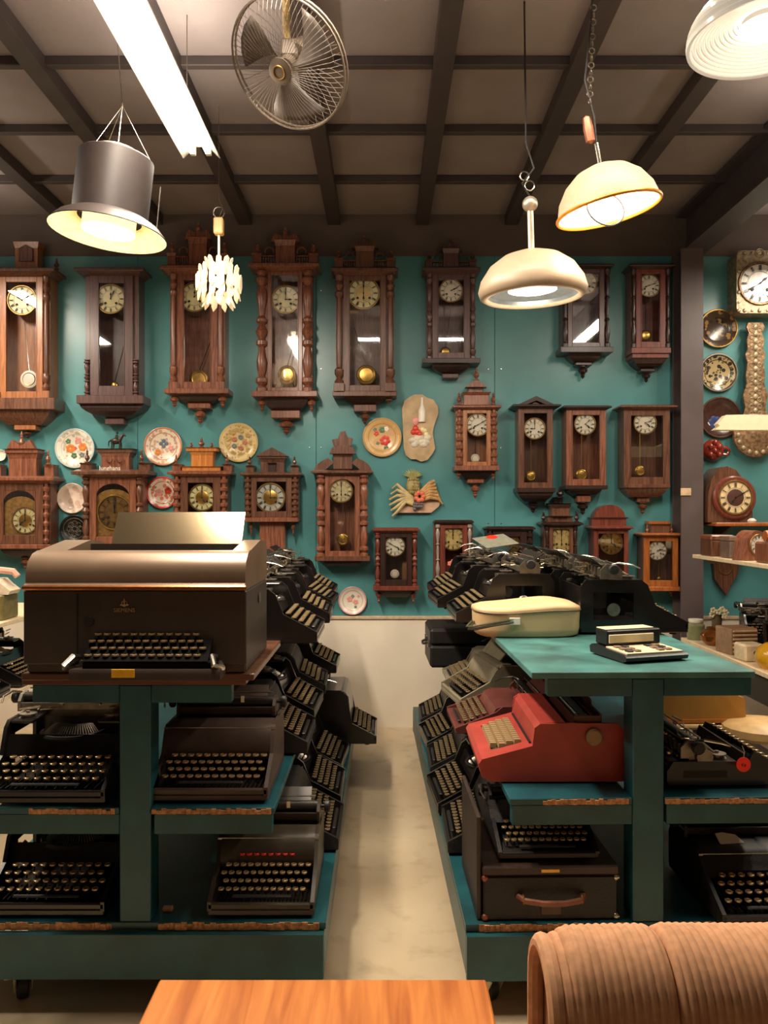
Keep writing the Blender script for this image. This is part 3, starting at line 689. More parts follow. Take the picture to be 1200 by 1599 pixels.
p, R = plate(116, 826, 22, mat('black_metal_relief', (34, 36, 34), .35, .6, noise=.3, scale=60, bump=.6), 'small black metal relief plate at left behind the big office machine')
m_ = MB()
for a in range(8):
    t = a * PI / 4; m_.ring((.035 * math.cos(t), -.009, .035 * math.sin(t)), .02, .003, 10, 4)
m_.ring((0, -.02, 0), .075, .003, 24, 4)
m_.build('relief_ornament', STEEL, p)
p, R = plate(255, 697, 30, pattern('plate_bands', (226, 212, 190), [(206, 168, 140), (170, 160, 160)], rim=(196, 130, 96), R=.134, scale=26), 'banded floral plate with a blue bird in the middle, under the petal lamp clock')
petals(p, [(.0, .02, .03, mat('blue_grey_glaze', (96, 108, 122), .35), 4), (-.04, -.04, .022, ORP, 5), (.05, -.01, .02, PNK, 5)])
p, R = plate(254, 769, 25, pattern('plate_red_rim', (226, 208, 186), [(214, 120, 96), (120, 150, 110)], rim=(202, 58, 56), R=.11, scale=24), 'plate with a red rim and floral middle between two brown clocks')
petals(p, [(-.03, .0, .026, PNK, 5), (.035, .01, .024, REDP, 5)])
p, R = plate(373, 691, 30.5, pattern('plate_cream_rosettes', (224, 202, 150), [(200, 176, 110), (196, 150, 110)], rim=(206, 184, 120), R=.136, scale=30), 'cream plate covered in yellow rosettes, left of the big walnut clock tip')
q = []
for a in range(9): q.append((.085 * math.cos(a * 2 * PI / 9), .085 * math.sin(a * 2 * PI / 9), .019, mat('ochre_glaze', (190, 160, 92), .35), 6))
for a in range(5): q.append((.04 * math.cos(a * 2 * PI / 5), .04 * math.sin(a * 2 * PI / 5), .017, GRYG if a % 2 else mat('rust_glaze', (186, 120, 84), .35), 6))
petals(p, q, -.0105)
p, R = plate(597, 683, 30.5, pattern('plate_tan_rose', (214, 176, 118), [(206, 164, 108)], rim=(190, 150, 92), R=.136, scale=9), 'tan round plaque with one big red rose, beside the shaped bottle plaque')
petals(p, [(.02, -.02, .035, REDP, 6), (.02, -.02, .016, PNK, 4), (-.04, .03, .018, REDP, 5), (.0, .055, .022, GRP_, 6), (.03, .06, .016, WHITE, 5), (-.05, .055, .014, GRP_, 5), (.03, -.075, .018, GRP_, 5), (-.03, -.04, .012, GRP_, 4), (.07, .03, .012, PNK, 4)])
p, R = plate(551, 938, 22, pattern('plate_white_pink', (226, 220, 200), [(222, 214, 196)], rim=(206, 150, 150), R=.098, scale=12), 'small white plate with pink flowers lowest on the wall')
petals(p, [(-.02, .01, .02, PNK, 5), (.02, -.01, .018, PNK, 5), (.0, .03, .012, GRYG, 4), (.02, -.045, .01, GRYG, 4), (.04, .03, .01, PNK, 4)])
p, R = plate(490, 930, 34, mat('butter_plate', (226, 206, 150), .3), 'large butter yellow plate half hidden behind typewriters on the left cart')
p, R = plate(1122, 513, 29, pattern('brass_dish_brown', (66, 50, 36), [(150, 116, 66), (44, 34, 28)], rough=.2, scale=20), 'brown glazed dish with a gilt rim, upper of two right of the column', rim=BRASSD)
p, R = plate(1122, 582, 29, pattern('brass_dish_gold', (168, 150, 108), [(50, 46, 42), (104, 88, 56), (60, 60, 58)], rough=.2, scale=24, rim=(50, 40, 34), R=.13), 'gold dish with black drawing, lower of two right of the column', rim=STEEL)
p, R = plate(1, 711, 9, WHITE, 'sliver of a small white plate at the left picture edge under the tall clock')
b, R = plate(1125, 652, 31, mat('dark_brown_glaze', (62, 40, 32), .25, noise=.2), 'dark brown bowl with a blue and white picture, below the two gilt dishes', cat='bowl', rim=mat('brown_rim', (84, 54, 36), .35))
petals(b, [(-.03, -.035, .045, BLU, 6), (-.06, -.055, .03, WHITE, 5), (.04, -.05, .04, GRYG, 6), (.0, -.08, .03, mat('olive_glaze', (96, 92, 70), .4), 5)])
# shaped plaque with a bottle
def prel(pts, k, cx, cy): return [((x - cx) * k, (cy - y) * k) for x, y in pts]
k = 5.57 / 1250
out = [(640, 620), (648, 616), (660, 616), (667, 621), (677, 624), (684, 634), (685, 645), (681, 656), (678, 665), (676, 676), (678, 688), (680, 700), (676, 708), (668, 718), (658, 721), (650, 717), (642, 717), (634, 711), (631, 700), (630, 680), (629, 655), (628, 638), (632, 626)]
pl = MB().prism(prel(out, k, 656, 668), -.03, 0, 'y').build('shaped_plaque', mat('plaque_tan', (186, 158, 118), .4, noise=.15, scale=12), loc=(X_(656, 5.57), RY1 - .001, Z_(668, 5.57)))
tag(pl, 'shaped tan wall plaque with bottle, red fruit and white cloth in relief', 'plaque')
MB().lathe([(.0001, -.1), (.025, -.1), (.027, -.02), (.01, .02), (.009, .07), (.0001, .07)], (.015, -.03, .14), 12, sx=1).xf(Matrix.Translation((0, 0, 0)) @ Matrix.Diagonal((1, 1, 1, 1))).build('bottle_relief', WHITE, pl)
mb = MB()
for x, z, r in ((-.03, -.005, .022), (-.045, -.03, .02), (-.015, -.03, .022), (.0, -.045, .02)): mb.ball((x, -.03, z), r, 10, 6, 1, .5, 1)
mb.build('fruit_relief', REDP, pl)
MB().ball((-.03, -.03, .045), .026, 10, 6, 1, .4, 1.2).build('pink_fruit_relief', PNK, pl)
mb = MB()
for i in range(9): mb.ball((-.05 + .013 * i, -.03, -.09 - .025 * math.sin(i * 1.3)), .03, 8, 6, 1, .35, .8)
mb.build('cloth_relief', mat('off_white_relief', (214, 204, 182), .4, noise=.15, scale=20), pl)
mb = MB()
for x, z in ((.035, -.02), (.045, -.045), (.02, -.012)): mb.ball((x, -.03, z), .016, 8, 6, 1, .5, 1)
mb.build('lemon_relief', DCREAM, pl)
# fruit basket relief
k = 5.57 / 1250
fr = thing('fruit_plaque', 'cream carved fruit plaque with pineapple, bananas and an orange flower', 'plaque', (X_(650, 5.57), RY1 - .001, Z_(768, 5.57)))
fr.scale = (1.06, 1.3, 1.12)
CRF = mat('carved_cream', (206, 186, 136), .45, noise=.2, scale=20); OLV = mat('carved_olive', (150, 136, 84), .45, noise=.2, scale=30)
MB().prism([(-.12, -.105), (-.14, -.13), (.1, -.13), (.15, -.09), (.165, -.05), (.0, -.03), (-.1, -.06)], -.025, 0, 'y').build('basket', mat('pinkish_carved', (196, 160, 130), .5, noise=.1), fr)
mb = MB(); mb.ball((-.02, -.03, .035), .045, 14, 10, 1, .6, 1.4)
for j in range(5):
    for i in range(5): mb.ball((-.05 + .015 * i + (.006 if j % 2 else 0), -.052 + .004 * abs(i - 2), -.005 + .02 * j), .009, 6, 4)
mb.build('pineapple', OLV, fr)
lf = MB()
for i in range(11):
    a = PI * (.1 + .8 * i / 10)
    lf.tube([(-.02, -.02, .09), (-.02 + .04 * math.cos(a), -.03, .09 + .03 * math.sin(a)), (-.02 + .065 * math.cos(a), -.02, .09 + .055 * math.sin(a))], .011, 6, .002)
lf.build('pineapple_leaves', mat('carved_leaf', (150, 150, 96), .5, noise=.2), fr)
for i in range(6):
    mb = MB(); z = .05 - i * .034
    mb.tube([(-.02, -.03, -.045 - i * .006), (-.07, -.045, -.01 + z * .35 - .01), (-.125, -.04, z - .005), (-.178 + .009 * abs(i - 2.5), -.025, z - .03)], .017, 8, .006)
    mb.build('banana', CRF, fr)
for i in range(6):
    mb = MB()
    mb.tube([(.035, -.03, -.05 + i * .01), (.09, -.05, -.035 + i * .018), (.145 - i * .006, -.035, -.045 + i * .022), (.172 - i * .013, -.02, -.075 + i * .026)], .0155, 8, .008)
    mb.build('long_fruit', mat('carved_tan', (190, 150, 96), .45, noise=.2), fr)
mb = MB()
for i in range(7): mb.ball((.022 + .024 * math.cos(i * .9), -.055, -.03 + .024 * math.sin(i * .9)), .016, 8, 6, 1, .6, 1)
mb.build('orange_flower', mat('salmon_paint', (214, 112, 78), .45), fr)
mb = MB()
for i in range(9): mb.ball((-.01 + .015 * (i % 4), -.045, -.075 - .016 * (i // 4)), .012, 8, 6)
mb.build('grapes', mat('grey_grape', (110, 104, 104), .4), fr)
# red brown ceramic face piece
rc = thing('ceramic_wall_piece', 'glossy red brown lobed ceramic piece hanging under the dark bowl', 'ornament', (X_(1113, 5.57), RY1 - .001, Z_(703, 5.57)))
RB = mat('red_brown_ceramic', (130, 42, 26), .12, noise=.2, scale=14, coat=.6)
mb = MB(); mb.ball((0, -.035, 0), .075, 16, 12, 1.05, .6, 1); mb.build('body', RB, rc)
mb = MB()
for x, z, r in ((-.03, .02, .022), (.03, .02, .022), (0, -.01, .018), (-.03, -.035, .02), (.03, -.035, .02), (0, .05, .02)): mb.ball((x, -.075, z), r, 10, 8)
mb.build('lobes', RB, rc)
mb = MB().tube([(.06, -.03, .01), (.1, -.03, .02), (.118, -.03, -.005), (.1, -.03, -.03), (.06, -.03, -.03)], .011, 8); mb.build('handle', RB, rc)
# comtoise clock
cm = thing('wall_clock', 'gilt embossed square clock with big white dial and long ornate pendulum at the right edge', 'clock', (X_(1187, 5.45), RY1, Z_(440, 5.45)))
GOLD = mat('worn_gilt', (158, 142, 114), .45, .35, noise=.3, scale=40, bump=.5); GOLDB = mat('embossed_brass', (134, 106, 76), .45, .5, noise=.35, scale=50, bump=.8)
a = 36 * KF; b = 49 * KF
pts = []
for sx, sz, a0 in ((1, 1, 0), (-1, 1, 90), (-1, -1, 180), (1, -1, 270)):
    for i in range(5):
        t = math.radians(a0 + i * 22.5); pts.append((sx * (a - .04) + .04 * math.cos(t), sz * (b - .04) + .04 * math.sin(t)))
MB().prism(pts, -.15, 0, 'y').build('case', GOLD, cm)
mb = MB()
for i in range(28):
    t = 2 * PI * i / 28; x = max(-a + .015, min(a - .015, 1.5 * a * math.cos(t))); z = max(-b + .018, min(b - .018, 1.5 * b * math.sin(t)))
    mb.ball((x, -.152, z), .014 if i % 2 else .01, 8, 6, 1, .6, 1)
for i in range(3): mb.ring((0, -.152, b - .02 - .004 * i), .03 - .008 * i, .004, 12, 5)
mb.build('embossed_border', GOLD, cm, kind='stuff')
make_dial(cm, 0, -.012, -.152, 31.5 * KF, mat('comtoise_enamel', (232, 230, 222), .2), 1, 40, GOLDB)
pp = []
prof = [(.05, 0), (.062, -.03), (.045, -.07), (.06, -.12), (.052, -.18), (.07, -.22), (.055, -.27), (.066, -.36), (.06, -.42), (.085, -.5), (.07, -.58), (.09, -.66), (.1, -.72)]
Mb = MB().prism([(x, z) for x, z in prof] + [(-x, z) for x, z in prof[::-1]], -.09, -.07, 'y')
n0 = len(Mb.v); Mb.build('pendulum_plate', GOLDB, cm, loc=(0, 0, -b - .05))
mb = MB()
for i in range(15):
    z = -.03 - i * .048; mb.ball((0, -.09, z), .02, 8, 6, 1, .5, 1)
    mb.ring((-.028, -.09, z - .02), .014, .004, 10, 4, 'y'); mb.ring((.028, -.09, z - .02), .014, .004, 10, 4, 'y')
mb.build('embossed_scrolls', GOLD, cm, loc=(0, 0, -b - .05), kind='stuff')
d = MB().lathe([(.0001, -.03), (.06, -.03), (.09, -.02), (.12, -.022), (.15, -.012), (.155, 0), (.0001, .01)], (0, 0, 0), 28, 'y').build('pendulum_bob', GOLDB, cm, loc=(.0, -.08, Z_(678, 5.45) - Z_(440, 5.45)))
mb = MB()
for i in range(16): mb.ball((.125 * math.cos(i * PI / 8), -.022, .125 * math.sin(i * PI / 8)), .016, 8, 6, 1, .5, 1)
mb.build('bob_beading', GOLD, d, kind='stuff')
# wooden shelf with the round mantel clock
sh = MB().box(2.19, 2.95, 5.28, 5.595, 1.405, 1.43, .005).build('wall_shelf', OAKO)
tag(sh, 'small orange brown wooden wall shelf carrying the round mantel clock', 'shelf')
MB().prism([(5.30, 1.405), (5.59, 1.405), (5.59, 1.3)], 2.3, 2.32, 'x').build('shelf_bracket', WAL, sh)
MB().prism([(5.30, 1.405), (5.59, 1.405), (5.59, 1.3)], 2.75, 2.77, 'x').build('shelf_bracket', WAL, sh)
kx, Y0 = X_(1146, 5.3), 5.32
mc = thing('mantel_clock', 'round faced brown mantel clock with a cream ring dial on the wooden shelf', 'clock', (kx, 5.43, 1.431))
k = 5.3 / 1250
MB().prism([(-.15, 0), (-.15, .06), (-.145, .2), (-.12, .3), (-.07, .365), (-.02, .375), (.04, .35), (.1, .27), (.14, .18), (.15, .06), (.15, 0)], -.08, .12, 'y').build('case', WAL, mc)
rg = MB().lathe([(.0001, 0), (.145, 0), (.145, -.02), (.135, -.03), (.0001, -.03)], (0, 0, 0), 28, 'y').build('front_ring', RED, mc, loc=(.02, -.08, .165))
make_dial(mc, .02, .165, -.112, .108, mat('cream_ring_dial', (220, 196, 150), .35), 7, 10, BRASSD, center=mat('brown_dial_centre', (74, 44, 32), .5), holes=False)
for x in (-.1, .1): MB().cb(x, 0, .0, .06, .15, .0).v
sm = MB().lathe([(.0001, 0), (.03, 0), (.035, .012), (.02, .026), (.0001, .03)], (2.46, 5.36, 1.4305), 12).build('small_dish', WHITE)
tag(sm, 'tiny white dish on the wooden wall shelf right of the mantel clock', 'dish')
# dark carved clock-like board under the rack shelf
bm_ = thing('barometer', 'dark pointed wooden barometer hanging below the upper right shelf', 'barometer', (X_(1133, 5.55), RY1 - .001, Z_(900, 5.55)))
MB().prism([(-.09, .14), (.1, .14), (.09, .02), (.04, -.06), (.01, -.13), (-.02, -.09), (-.07, -.02)], -.05, 0, 'y').build('board', WAL, bm_)
MB().ring((0.0, -.052, .06), .045, .006, 20, 6).build('bezel', BRASSD, bm_)
# ================================================================== the two typewriter carts
def chipped_edge(par, x0, x1, y, z0, z1, n=40):
    """broken front edge of a particle board panel"""
    mb = MB(); rnd = random.Random(int(x0 * 1000) + int(z0 * 100))
    w_ = (x1 - x0) / n
    for i in range(n):
        p = rnd.uniform(.001, .006); t = rnd.uniform(-.004, .003)
        mb.box(x0 + i * w_, x0 + (i + 1) * w_, y - p, y, z0, z1 + t, .0008)
    return mb.build('chipped_edge', CHIP, par)
GALV = mat('galvanised_bracket', (176, 166, 132), .4, .4, noise=.2, scale=20)
def caster(par, x, y, ztop, rz=0):
    m = MB(); h = ztop
    m.box(-.055, .055, -.045, .045, h - .006, h)
    for sg in (-1, 1):
        m.prism([(-.035, h - .02), (.035, h - .02), (.05, .04), (.034, .026), (-.005, .03)], sg * .024 - .0015, sg * .024 + .0015, 'x')
    m.lathe([(.03, h - .022), (.034, h - .006)], (0, 0, 0), 14)
    m.tube([(-.028, .02, .0405), (.028, .02, .0405)], .006)
    for a, b in ((-.042, -.032), (.042, -.032), (-.042, .032), (.042, .032)): m.lathe([(.006, h - .011), (.006, h - .006)], (a, b, 0), 6)
    c = m.build('caster', GALV, par, loc=(x, y, 0), rot=(0, 0, rz))
    MB().lathe([(.012, -.017), (.036, -.017), (.0405, -.012), (.0405, .012), (.036, .017), (.012, .017)], (0, .02, .0408), 20, 'x').build('wheel', RUB, c)
    MB().lathe([(.0001, -.0185), (.018, -.018), (.018, .018), (.0001, .0185)], (0, .02, .0408), 12, 'x').build('wheel_hub', mat('yellow_hub', (190, 150, 60), .5), c)
def make_cart(label, ox, rz, top, mid, bot, zt, zm, zb, apron, L=2.68, pw=.094, topm=CART, cx=(.12, .12)):
    """origin on the floor under the front post; y runs back; x ranges relative to the post"""
    r = thing('typewriter_cart', label, 'cart', (ox, 2.41, 0), rz)
    # shelves
    MB().box(bot[0], bot[1], 0, L, zb - .022, zb, .002).build('deck_board', CART, r)
    MB().box(mid[0], -pw / 2 - .002, 0, L, zm - .02, zm, .002).build('shelf_board', CART, r)
    MB().box(pw / 2 + .002, mid[1], 0, L, zm - .02, zm, .002).build('shelf_board', CART, r)
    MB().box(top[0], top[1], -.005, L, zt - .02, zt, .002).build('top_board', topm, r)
    # frame boards
    MB().box(bot[0] - .0, bot[1] - .005, -.024, -.001, zb - .16, zb - .024, .002).build('front_board', CART, r)
    MB().box(bot[0] - .0, bot[1] - .005, L, L + .024, zb - .16, zb - .024, .002).build('back_board', CART, r)
    for x in (bot[0], bot[1] - .03): MB().box(x, x + .025, .001, L - .001, zb - .15, zb - .024, .002).build('side_board', CART, r)
    for y in (0, L / 2 - .045, L - .09):
        MB().box(-pw / 2, pw / 2, y + .0005, y + .09, zb + .0005, zt - .0215, .003).build('post', CART, r)
        for a, b in ((mid[0], -pw / 2 - .001), (pw / 2 + .001, mid[1])):
            MB().box(a + .008, b - (0 if b < 0 else .008), y + .004, y + .042, zm - .082, zm - .021, .002).build('shelf_rail', CART, r)
        for a, b in ((apron[0], -pw / 2 - .001), (pw / 2 + .001, apron[1])):
            MB().box(a, b, y + .002, y + .042, zt - .075, zt - .021, .002).build('top_rail', CART, r)
    if bot[0] < -.3:
        chipped_edge(r, bot[0] + .04, -.07, -.0005, zb - .022, zb - .001, 28); chipped_edge(r, .07, bot[1] - .02, -.0005, zb - .022, zb - .001, 28)
    chipped_edge(r, .05, mid[1] - .01, -.0005, zm - .019, zm - .004, 24); chipped_edge(r, mid[0] + .1, -.06, -.0005, zm - .019, zm - .004, 20)
    zc = zb - .161
    for x, y, a in ((bot[0] + cx[0], .05, .5), (bot[1] - cx[1], .05, -.3), (bot[0] + .12, L - .1, 1.), (bot[1] - .12, L - .1, .2)): caster(r, x, y, zc, a)
    return r
TOPB = wood('worn_brown_board', (66, 40, 26), (104, 66, 44), axis='X', sc=8)
CARTL = mat('lit_tone_teal_top', (64, 112, 108), .42, noise=.28, scale=7, bump=.06)  # paler copy of the cart paint: lamp light on the top put into its colour
LC = make_cart('left teal wooden cart loaded with black typewriters', -.75, 0, (-.34, .335), (-.42, .42), (-.58, .575), 1.0, .61, .265, (-.31, .29), topm=TOPB, cx=(.22, .2))
RROT = math.radians(1.3)
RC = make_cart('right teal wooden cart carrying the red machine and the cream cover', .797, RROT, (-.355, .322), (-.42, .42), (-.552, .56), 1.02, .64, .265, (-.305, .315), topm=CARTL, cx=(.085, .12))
st = MB().box(.06, .13, -.0265, -.0245, .26, .28).build('paper_tag', mat('tag_paper', (206, 160, 110), .7))
bpy.data.objects.remove(st)
def rc(x, y, z=0):
    """point on the right cart given as if the cart stood square"""
    dx, dy = x - .797, y - 2.41
    c, s = math.cos(RROT), math.sin(RROT)
    return (.797 + dx * c - dy * s, 2.41 + dx * s + dy * c, z)
# ================================================================== typewriters (front looks to -y)
MATTE = mat('matte_black', (14, 12, 11), .9, noise=0, spec=.15)
KEYM = [mat('key_top_dark', (84, 72, 56), .35, noise=.1), mat('key_ring', (176, 154, 116), .3, .6, noise=0), MATTE]
RD_ = mat('key_top_red', (196, 30, 22), .4)
KEYR = [RD_, RD_, MATTE]
def key_mesh(mb, x, y, z, r=.0085, n=8, tilt=0):
    mb.m = 0; mb.lathe([(.0001, .0028), (r * .74, .0022)], (x, y, z), n, cap=False)
    mb.m = 1; mb.lathe([(r * .74, .0022), (r * .8, .0045), (r, .0035), (r, -.001)], (x, y, z), n, cap=False)
    mb.m = 2; mb.lathe([(r, -.001), (r * .4, -.003), (.0018, -.004), (.0018, -.02)], (x, y, z), n, cap=False)
    mb.m = 0
_km = {}
def key_obj(par, x, y, z, mats=None, name='key', r=.0085):
    kk = (id(mats), r)
    if kk not in _km:
        mb = MB(); key_mesh(mb, 0, 0, 0, r); o = mb.build(name, mats or KEYM, par); _km[kk] = o.data
    else:
        o = bpy.data.objects.new(name, _km[kk]); COL.objects.link(o); o.parent = par
    o.location = (x, y, z)
    return o
def typewriter(kind='open', W=.36, D=.42, H=.27, cw=1.05, body=None, keys='rows', nk=11, label='', loc=(0, 0, 0), rz=0, redrow=False, group=None, tall=False):
    """kind: open = open frame with visible levers, shell = closed painted hood, low = flat portable"""
    body = body or BLACK
    r = thing('typewriter', label, 'typewriter', loc, rz, group)
    w2, d2 = W / 2, D / 2
    fz = .008
    # feet
    for sx in (-1, 1):
        for y in (-d2 + .05, d2 - .04): MB().lathe([(.014, 0), (.012, .01)], (sx * (w2 - .03), y, 0), 10).build('foot', RUB, r)
    ky0 = -d2 + .035; rows = 4; dy = .024; dz = .0145 if kind != 'low' else .01
    kz0 = .058 if kind != 'low' else .038; kback = ky0 + rows * dy + .006
    bt = H - .075 if kind != 'low' else H - .05   # top of body
    # base tray
    MB().box(-w2, w2, -d2, d2, fz, fz + .02, .004).box(-w2, w2, -d2, -d2 + .014, fz + .018, kz0 - .012, .004).build('base', body, r)
    # side panels
    sp = [(-d2, fz + .015), (-d2, kz0 - .008), (kback - .01, kz0 + rows * dz + .0), (kback + .02, bt - .02), (kback + .045, bt), (d2 - .02, bt), (d2, bt - .03), (d2, fz + .015)]
    for sx in (-1, 1):
        a, b = (w2 - .012, w2) if sx > 0 else (-w2, -w2 + .012)
        mb = MB()
        if kind == 'open':
            # frame with a window: built from bars around the opening
            wy0, wy1, wz0, wz1 = kback + .075, d2 - .05, fz + .05, bt - .05
            mb.prism([(-d2, fz + .015), (-d2, kz0 - .008), (kback - .01, kz0 + rows * dz), (kback + .02, bt - .02), (kback + .045, bt), (wy0, bt), (wy0, fz + .015)], a, b, 'x')
            mb.prism([(wy1, fz + .015), (wy1, bt), (d2 - .02, bt), (d2, bt - .03), (d2, fz + .015)], a, b, 'x')
            mb.box(a, b, wy0, wy1, fz + .015, wz0); mb.box(a, b, wy0, wy1, wz1, bt)
        else: mb.prism(sp, a, b, 'x')
        mb.build('side_panel', body, r)
        if kind == 'open':
            MB().lathe([(.0001, .004), (.022, .004), (.026, 0)], ((w2 - .001) * sx, (kback + d2) / 2 + .012, fz + .09), 14, 'x').build('side_boss', STEEL, r)
    # back and front plates
    MB().box(-w2 + .012, w2 - .012, d2 - .012, d2 - .004, fz + .02, bt - .03).build('back_plate', body, r)
    if kind == 'open':
        MB().prism([(kback + .012, kz0 + rows * dz - .01), (kback + .018, kz0 + rows * dz - .01), (kback + .04, bt - .045), (kback + .034, bt - .045)], -w2 + .012, w2 - .012, 'x').build('front_plate', body, r)
        for sx in (-1, 1): MB().box(min(sx * (w2 - .085), sx * (w2 - .012)), max(sx * (w2 - .085), sx * (w2 - .012)), kback + .04, d2 - .05, bt - .012, bt - .001, .003).build('top_plate', body, r)
    elif kind == 'shell':
        hd = [(kback + .0, kz0 + rows * dz - .02), (kback - .004, kz0 + rows * dz + .004), (kback + .012, bt - .03), (kback + .03, bt - .006), (kback + .055, bt + .004), (d2 - .15, bt + .004), (d2 - .15, bt - .01), (kback + .06, bt - .012)]
        MB().prism(hd, -w2 + .012, w2 - .012, 'x').build('hood', body, r)
        MB().box(-w2 + .012, w2 - .012, d2 - .15, d2 - .012, bt - .02, bt - .01).build('deck_plate', body, r)
        MB().box(-w2 - .001, w2 + .001, kback + .028, kback + .034, bt - .012, bt - .006).build('trim_strip', STEEL, r)
    else:
        MB().prism([(kback, kz0 + rows * dz - .01), (kback + .02, bt - .01), (kback + .05, bt), (d2 - .02, bt), (d2 - .012, bt - .01), (kback + .05, bt - .014)], -w2 + .012, w2 - .012, 'x').build('hood', body, r)
    # ribbon spools and type bars
    yb = kback + .085
    if kind == 'open':
        for sx in (-1, 1):
            s_ = MB().lathe([(.0001, .02), (.006, .02), (.006, .014), (.028, .013), (.028, .01), (.02, .008), (.02, .002), (.028, 0), (.0001, 0)][::-1], (sx * (w2 - .05), yb, bt - .0005), 14).build('ribbon_spool', STEEL, r)
        tb = MB(); nb = 26
        for i in range(nb):
            a = PI * (1.08 + .84 * i / (nb - 1)); R = .085
            p0 = (.105 * math.cos(a) * .95, yb - .02 + .05 + .1 * math.sin(a), bt - .06); p1 = (.03 * math.cos(a), yb + .055 + .02 * math.sin(a), bt - .035)
            tb.tube([p0, ((p0[0] + p1[0]) / 2, (p0[1] + p1[1]) / 2, bt - .03), p1], .0022, 4)
        tb.build('type_bars', STEEL, r, kind='stuff')
        MB().ring((0, yb + .03, bt - .055), .1, .008, 18, 6, 'z', PI, 2 * PI).build('type_basket', BLACKM, r)
    # key lever bank
    lv = MB(); 
    for i in range(nk * 2): lv.box(-w2 + .03 + i * (W - .06) / (nk * 2 - 1) - .001, -w2 + .03 + i * (W - .06) / (nk * 2 - 1) + .001, ky0, kback, fz + .02, kz0 - .016)
    lv.build('key_levers', BLACKM, r, 0, kind='stuff')
    # keys
    pitch = (W - .05) / nk; kr = min(.0108, pitch * .41)
    for j in range(rows):
        n = nk if j % 2 == 0 else nk
        xo = -(nk - 1) / 2 * pitch + (.35 * pitch if j % 2 else -.1 * pitch) 
        y = ky0 + .008 + j * dy; z = kz0 + .012 + j * dz
        if keys == 'single':
            for i in range(nk): key_obj(r, xo + i * pitch, y, z, None, 'key', kr)
        else:
            mb = MB()
            for i in range(nk): key_mesh(mb, xo + i * pitch, y, z, kr, 6)
            mb.build('key_row', KEYM, r)
    if redrow:
        for i in range(8): key_obj(r, -(nk - 1) / 2 * pitch + (2 + i) * pitch * 1.0, kback + .002, kz0 + .02 + rows * dz, KEYR, 'red_key', kr * .9)
    MB().box(-W * .28, W * .28, ky0 - .02, ky0 - .006, kz0 - .003, kz0 + .004, .003).build('space_bar', BLACKM, r)
    # carriage
    c2 = W * cw / 2; cy = yb + .085; cz = H - .035
    c = thing_part('carriage', r)
    mb = MB(); mb.box(-c2 + .02, c2 - .02, cy - .035, cy - .028, cz - .03, cz - .006, .001); mb.box(-c2 + .02, c2 - .02, cy + .028, cy + .036, cz - .03, cz - .004, .001)
    for sx in (-1, 1): mb.prism([(cy - .04, cz - .034), (cy - .04, cz), (cy - .02, cz + .02), (cy + .02, cz + .024), (cy + .045, cz), (cy + .045, cz - .034)], sx * (c2 - .018) - .005, sx * (c2 - .018) + .005, 'x')
    mb.box(-w2 + .012, w2 - .012, cy + .0, cy + .02, bt - .02, cz - .03)
    mb.build('carriage_frame', body if kind != 'open' else STEEL, c)
    MB().lathe([(.0001, -c2 + .022), (.019, -c2 + .022), (.019, c2 - .022), (.0001, c2 - .022)], (0, cy, cz + .005), 16, 'x').build('platen', mat('platen_rubber', (34, 32, 30), .45), c)
    for sx in (-1, 1):
        MB().lathe([(.0001, 0), (.006, 0), (.006, .012), (.018, .013), (.02, .018), (.02, .028), (.016, .032), (.0001, .033)] if sx > 0 else [(.0001, 0), (.006, 0), (.006, -.012), (.018, -.013), (.02, -.018), (.02, -.028), (.016, -.032), (.0001, -.033)], (sx * (c2 - .012), cy, cz + .005), 14, 'x').build('platen_knob', BLACKM if kind != 'open' else RUB, c)
    mb = MB(); mb.tube([(-c2 + .03, cy - .022, cz + .024), (c2 - .03, cy - .022, cz + .024)], .0025, 6); mb.tube([(-c2 + .03, cy + .02, cz + .032), (c2 - .03, cy + .02, cz + .032)], .0025, 6)
    for x in (-.3, .3): mb.box(x * c2 - .006, x * c2 + .006, cy - .026, cy - .018, cz + .008, cz + .03)
    mb.build('paper_bail', NICK, c)
    MB().prism([(cy + .022, cz + .012), (cy + .026, cz + .012), (cy + .075, cz + .045), (cy + .071, cz + .047)], -c2 * .72, c2 * .72, 'x').build('paper_rest', body, c)
    MB().tube([(-c2 + .01, cy, cz + .022), (-c2 - .012, cy - .02, cz + .03), (-c2 - .02, cy - .07, cz + .022), (-c2 - .01, cy - .1, cz + .01)], .0045, 6, .003).build('return_lever', NICK, c)
    if kind == 'open':
        mb = MB(); rnd = random.Random(5)
        for i in range(46):
            x = rnd.uniform(-c2 + .03, c2 - .05); yy = rnd.uniform(cy - .075, cy + .08); z = cz + rnd.uniform(-.03, .022); L_ = rnd.uniform(.02, .07)
            if rnd.random() < .6: mb.tube([(x, yy, z), (x + L_, yy + rnd.uniform(-.01, .01), z + rnd.uniform(-.006, .01))], rnd.uniform(.002, .0042), 5)
            elif rnd.random() < .6: mb.tube([(x, yy, z), (x, yy + L_ * .7, z + rnd.uniform(-.01, .016))], .0028, 5)
            else: mb.lathe([(.0001, 0), (.009, 0), (.009, .006), (.0001, .007)], (x, yy, z), 8)
        mb.build('linkages', BRNK, c, kind='stuff')
        mb = MB(); rnd = random.Random(3)
        for i in range(9):
            x = -c2 * .8 + i * c2 * .2; mb.box(x - .006, x + .006, cy + .036, cy + .046, cz - .02, cz + .008, .001)
        mb.tube([(-w2 + .03, cy + .05, bt + .01), (w2 - .03, cy + .05, bt + .01)], .004, 6)
        for sx in (-1, 1): mb.lathe([(.0001, 0), (.012, 0), (.012, .008), (.0001, .01)], (sx * (w2 - .07), d2 - .03, bt - .03), 10)
        mb.build('margin_stops', STEEL, c)
    return r
BRNK = mat('tarnished_nickel', (178, 162, 132), .32, .8, noise=.3, scale=40)
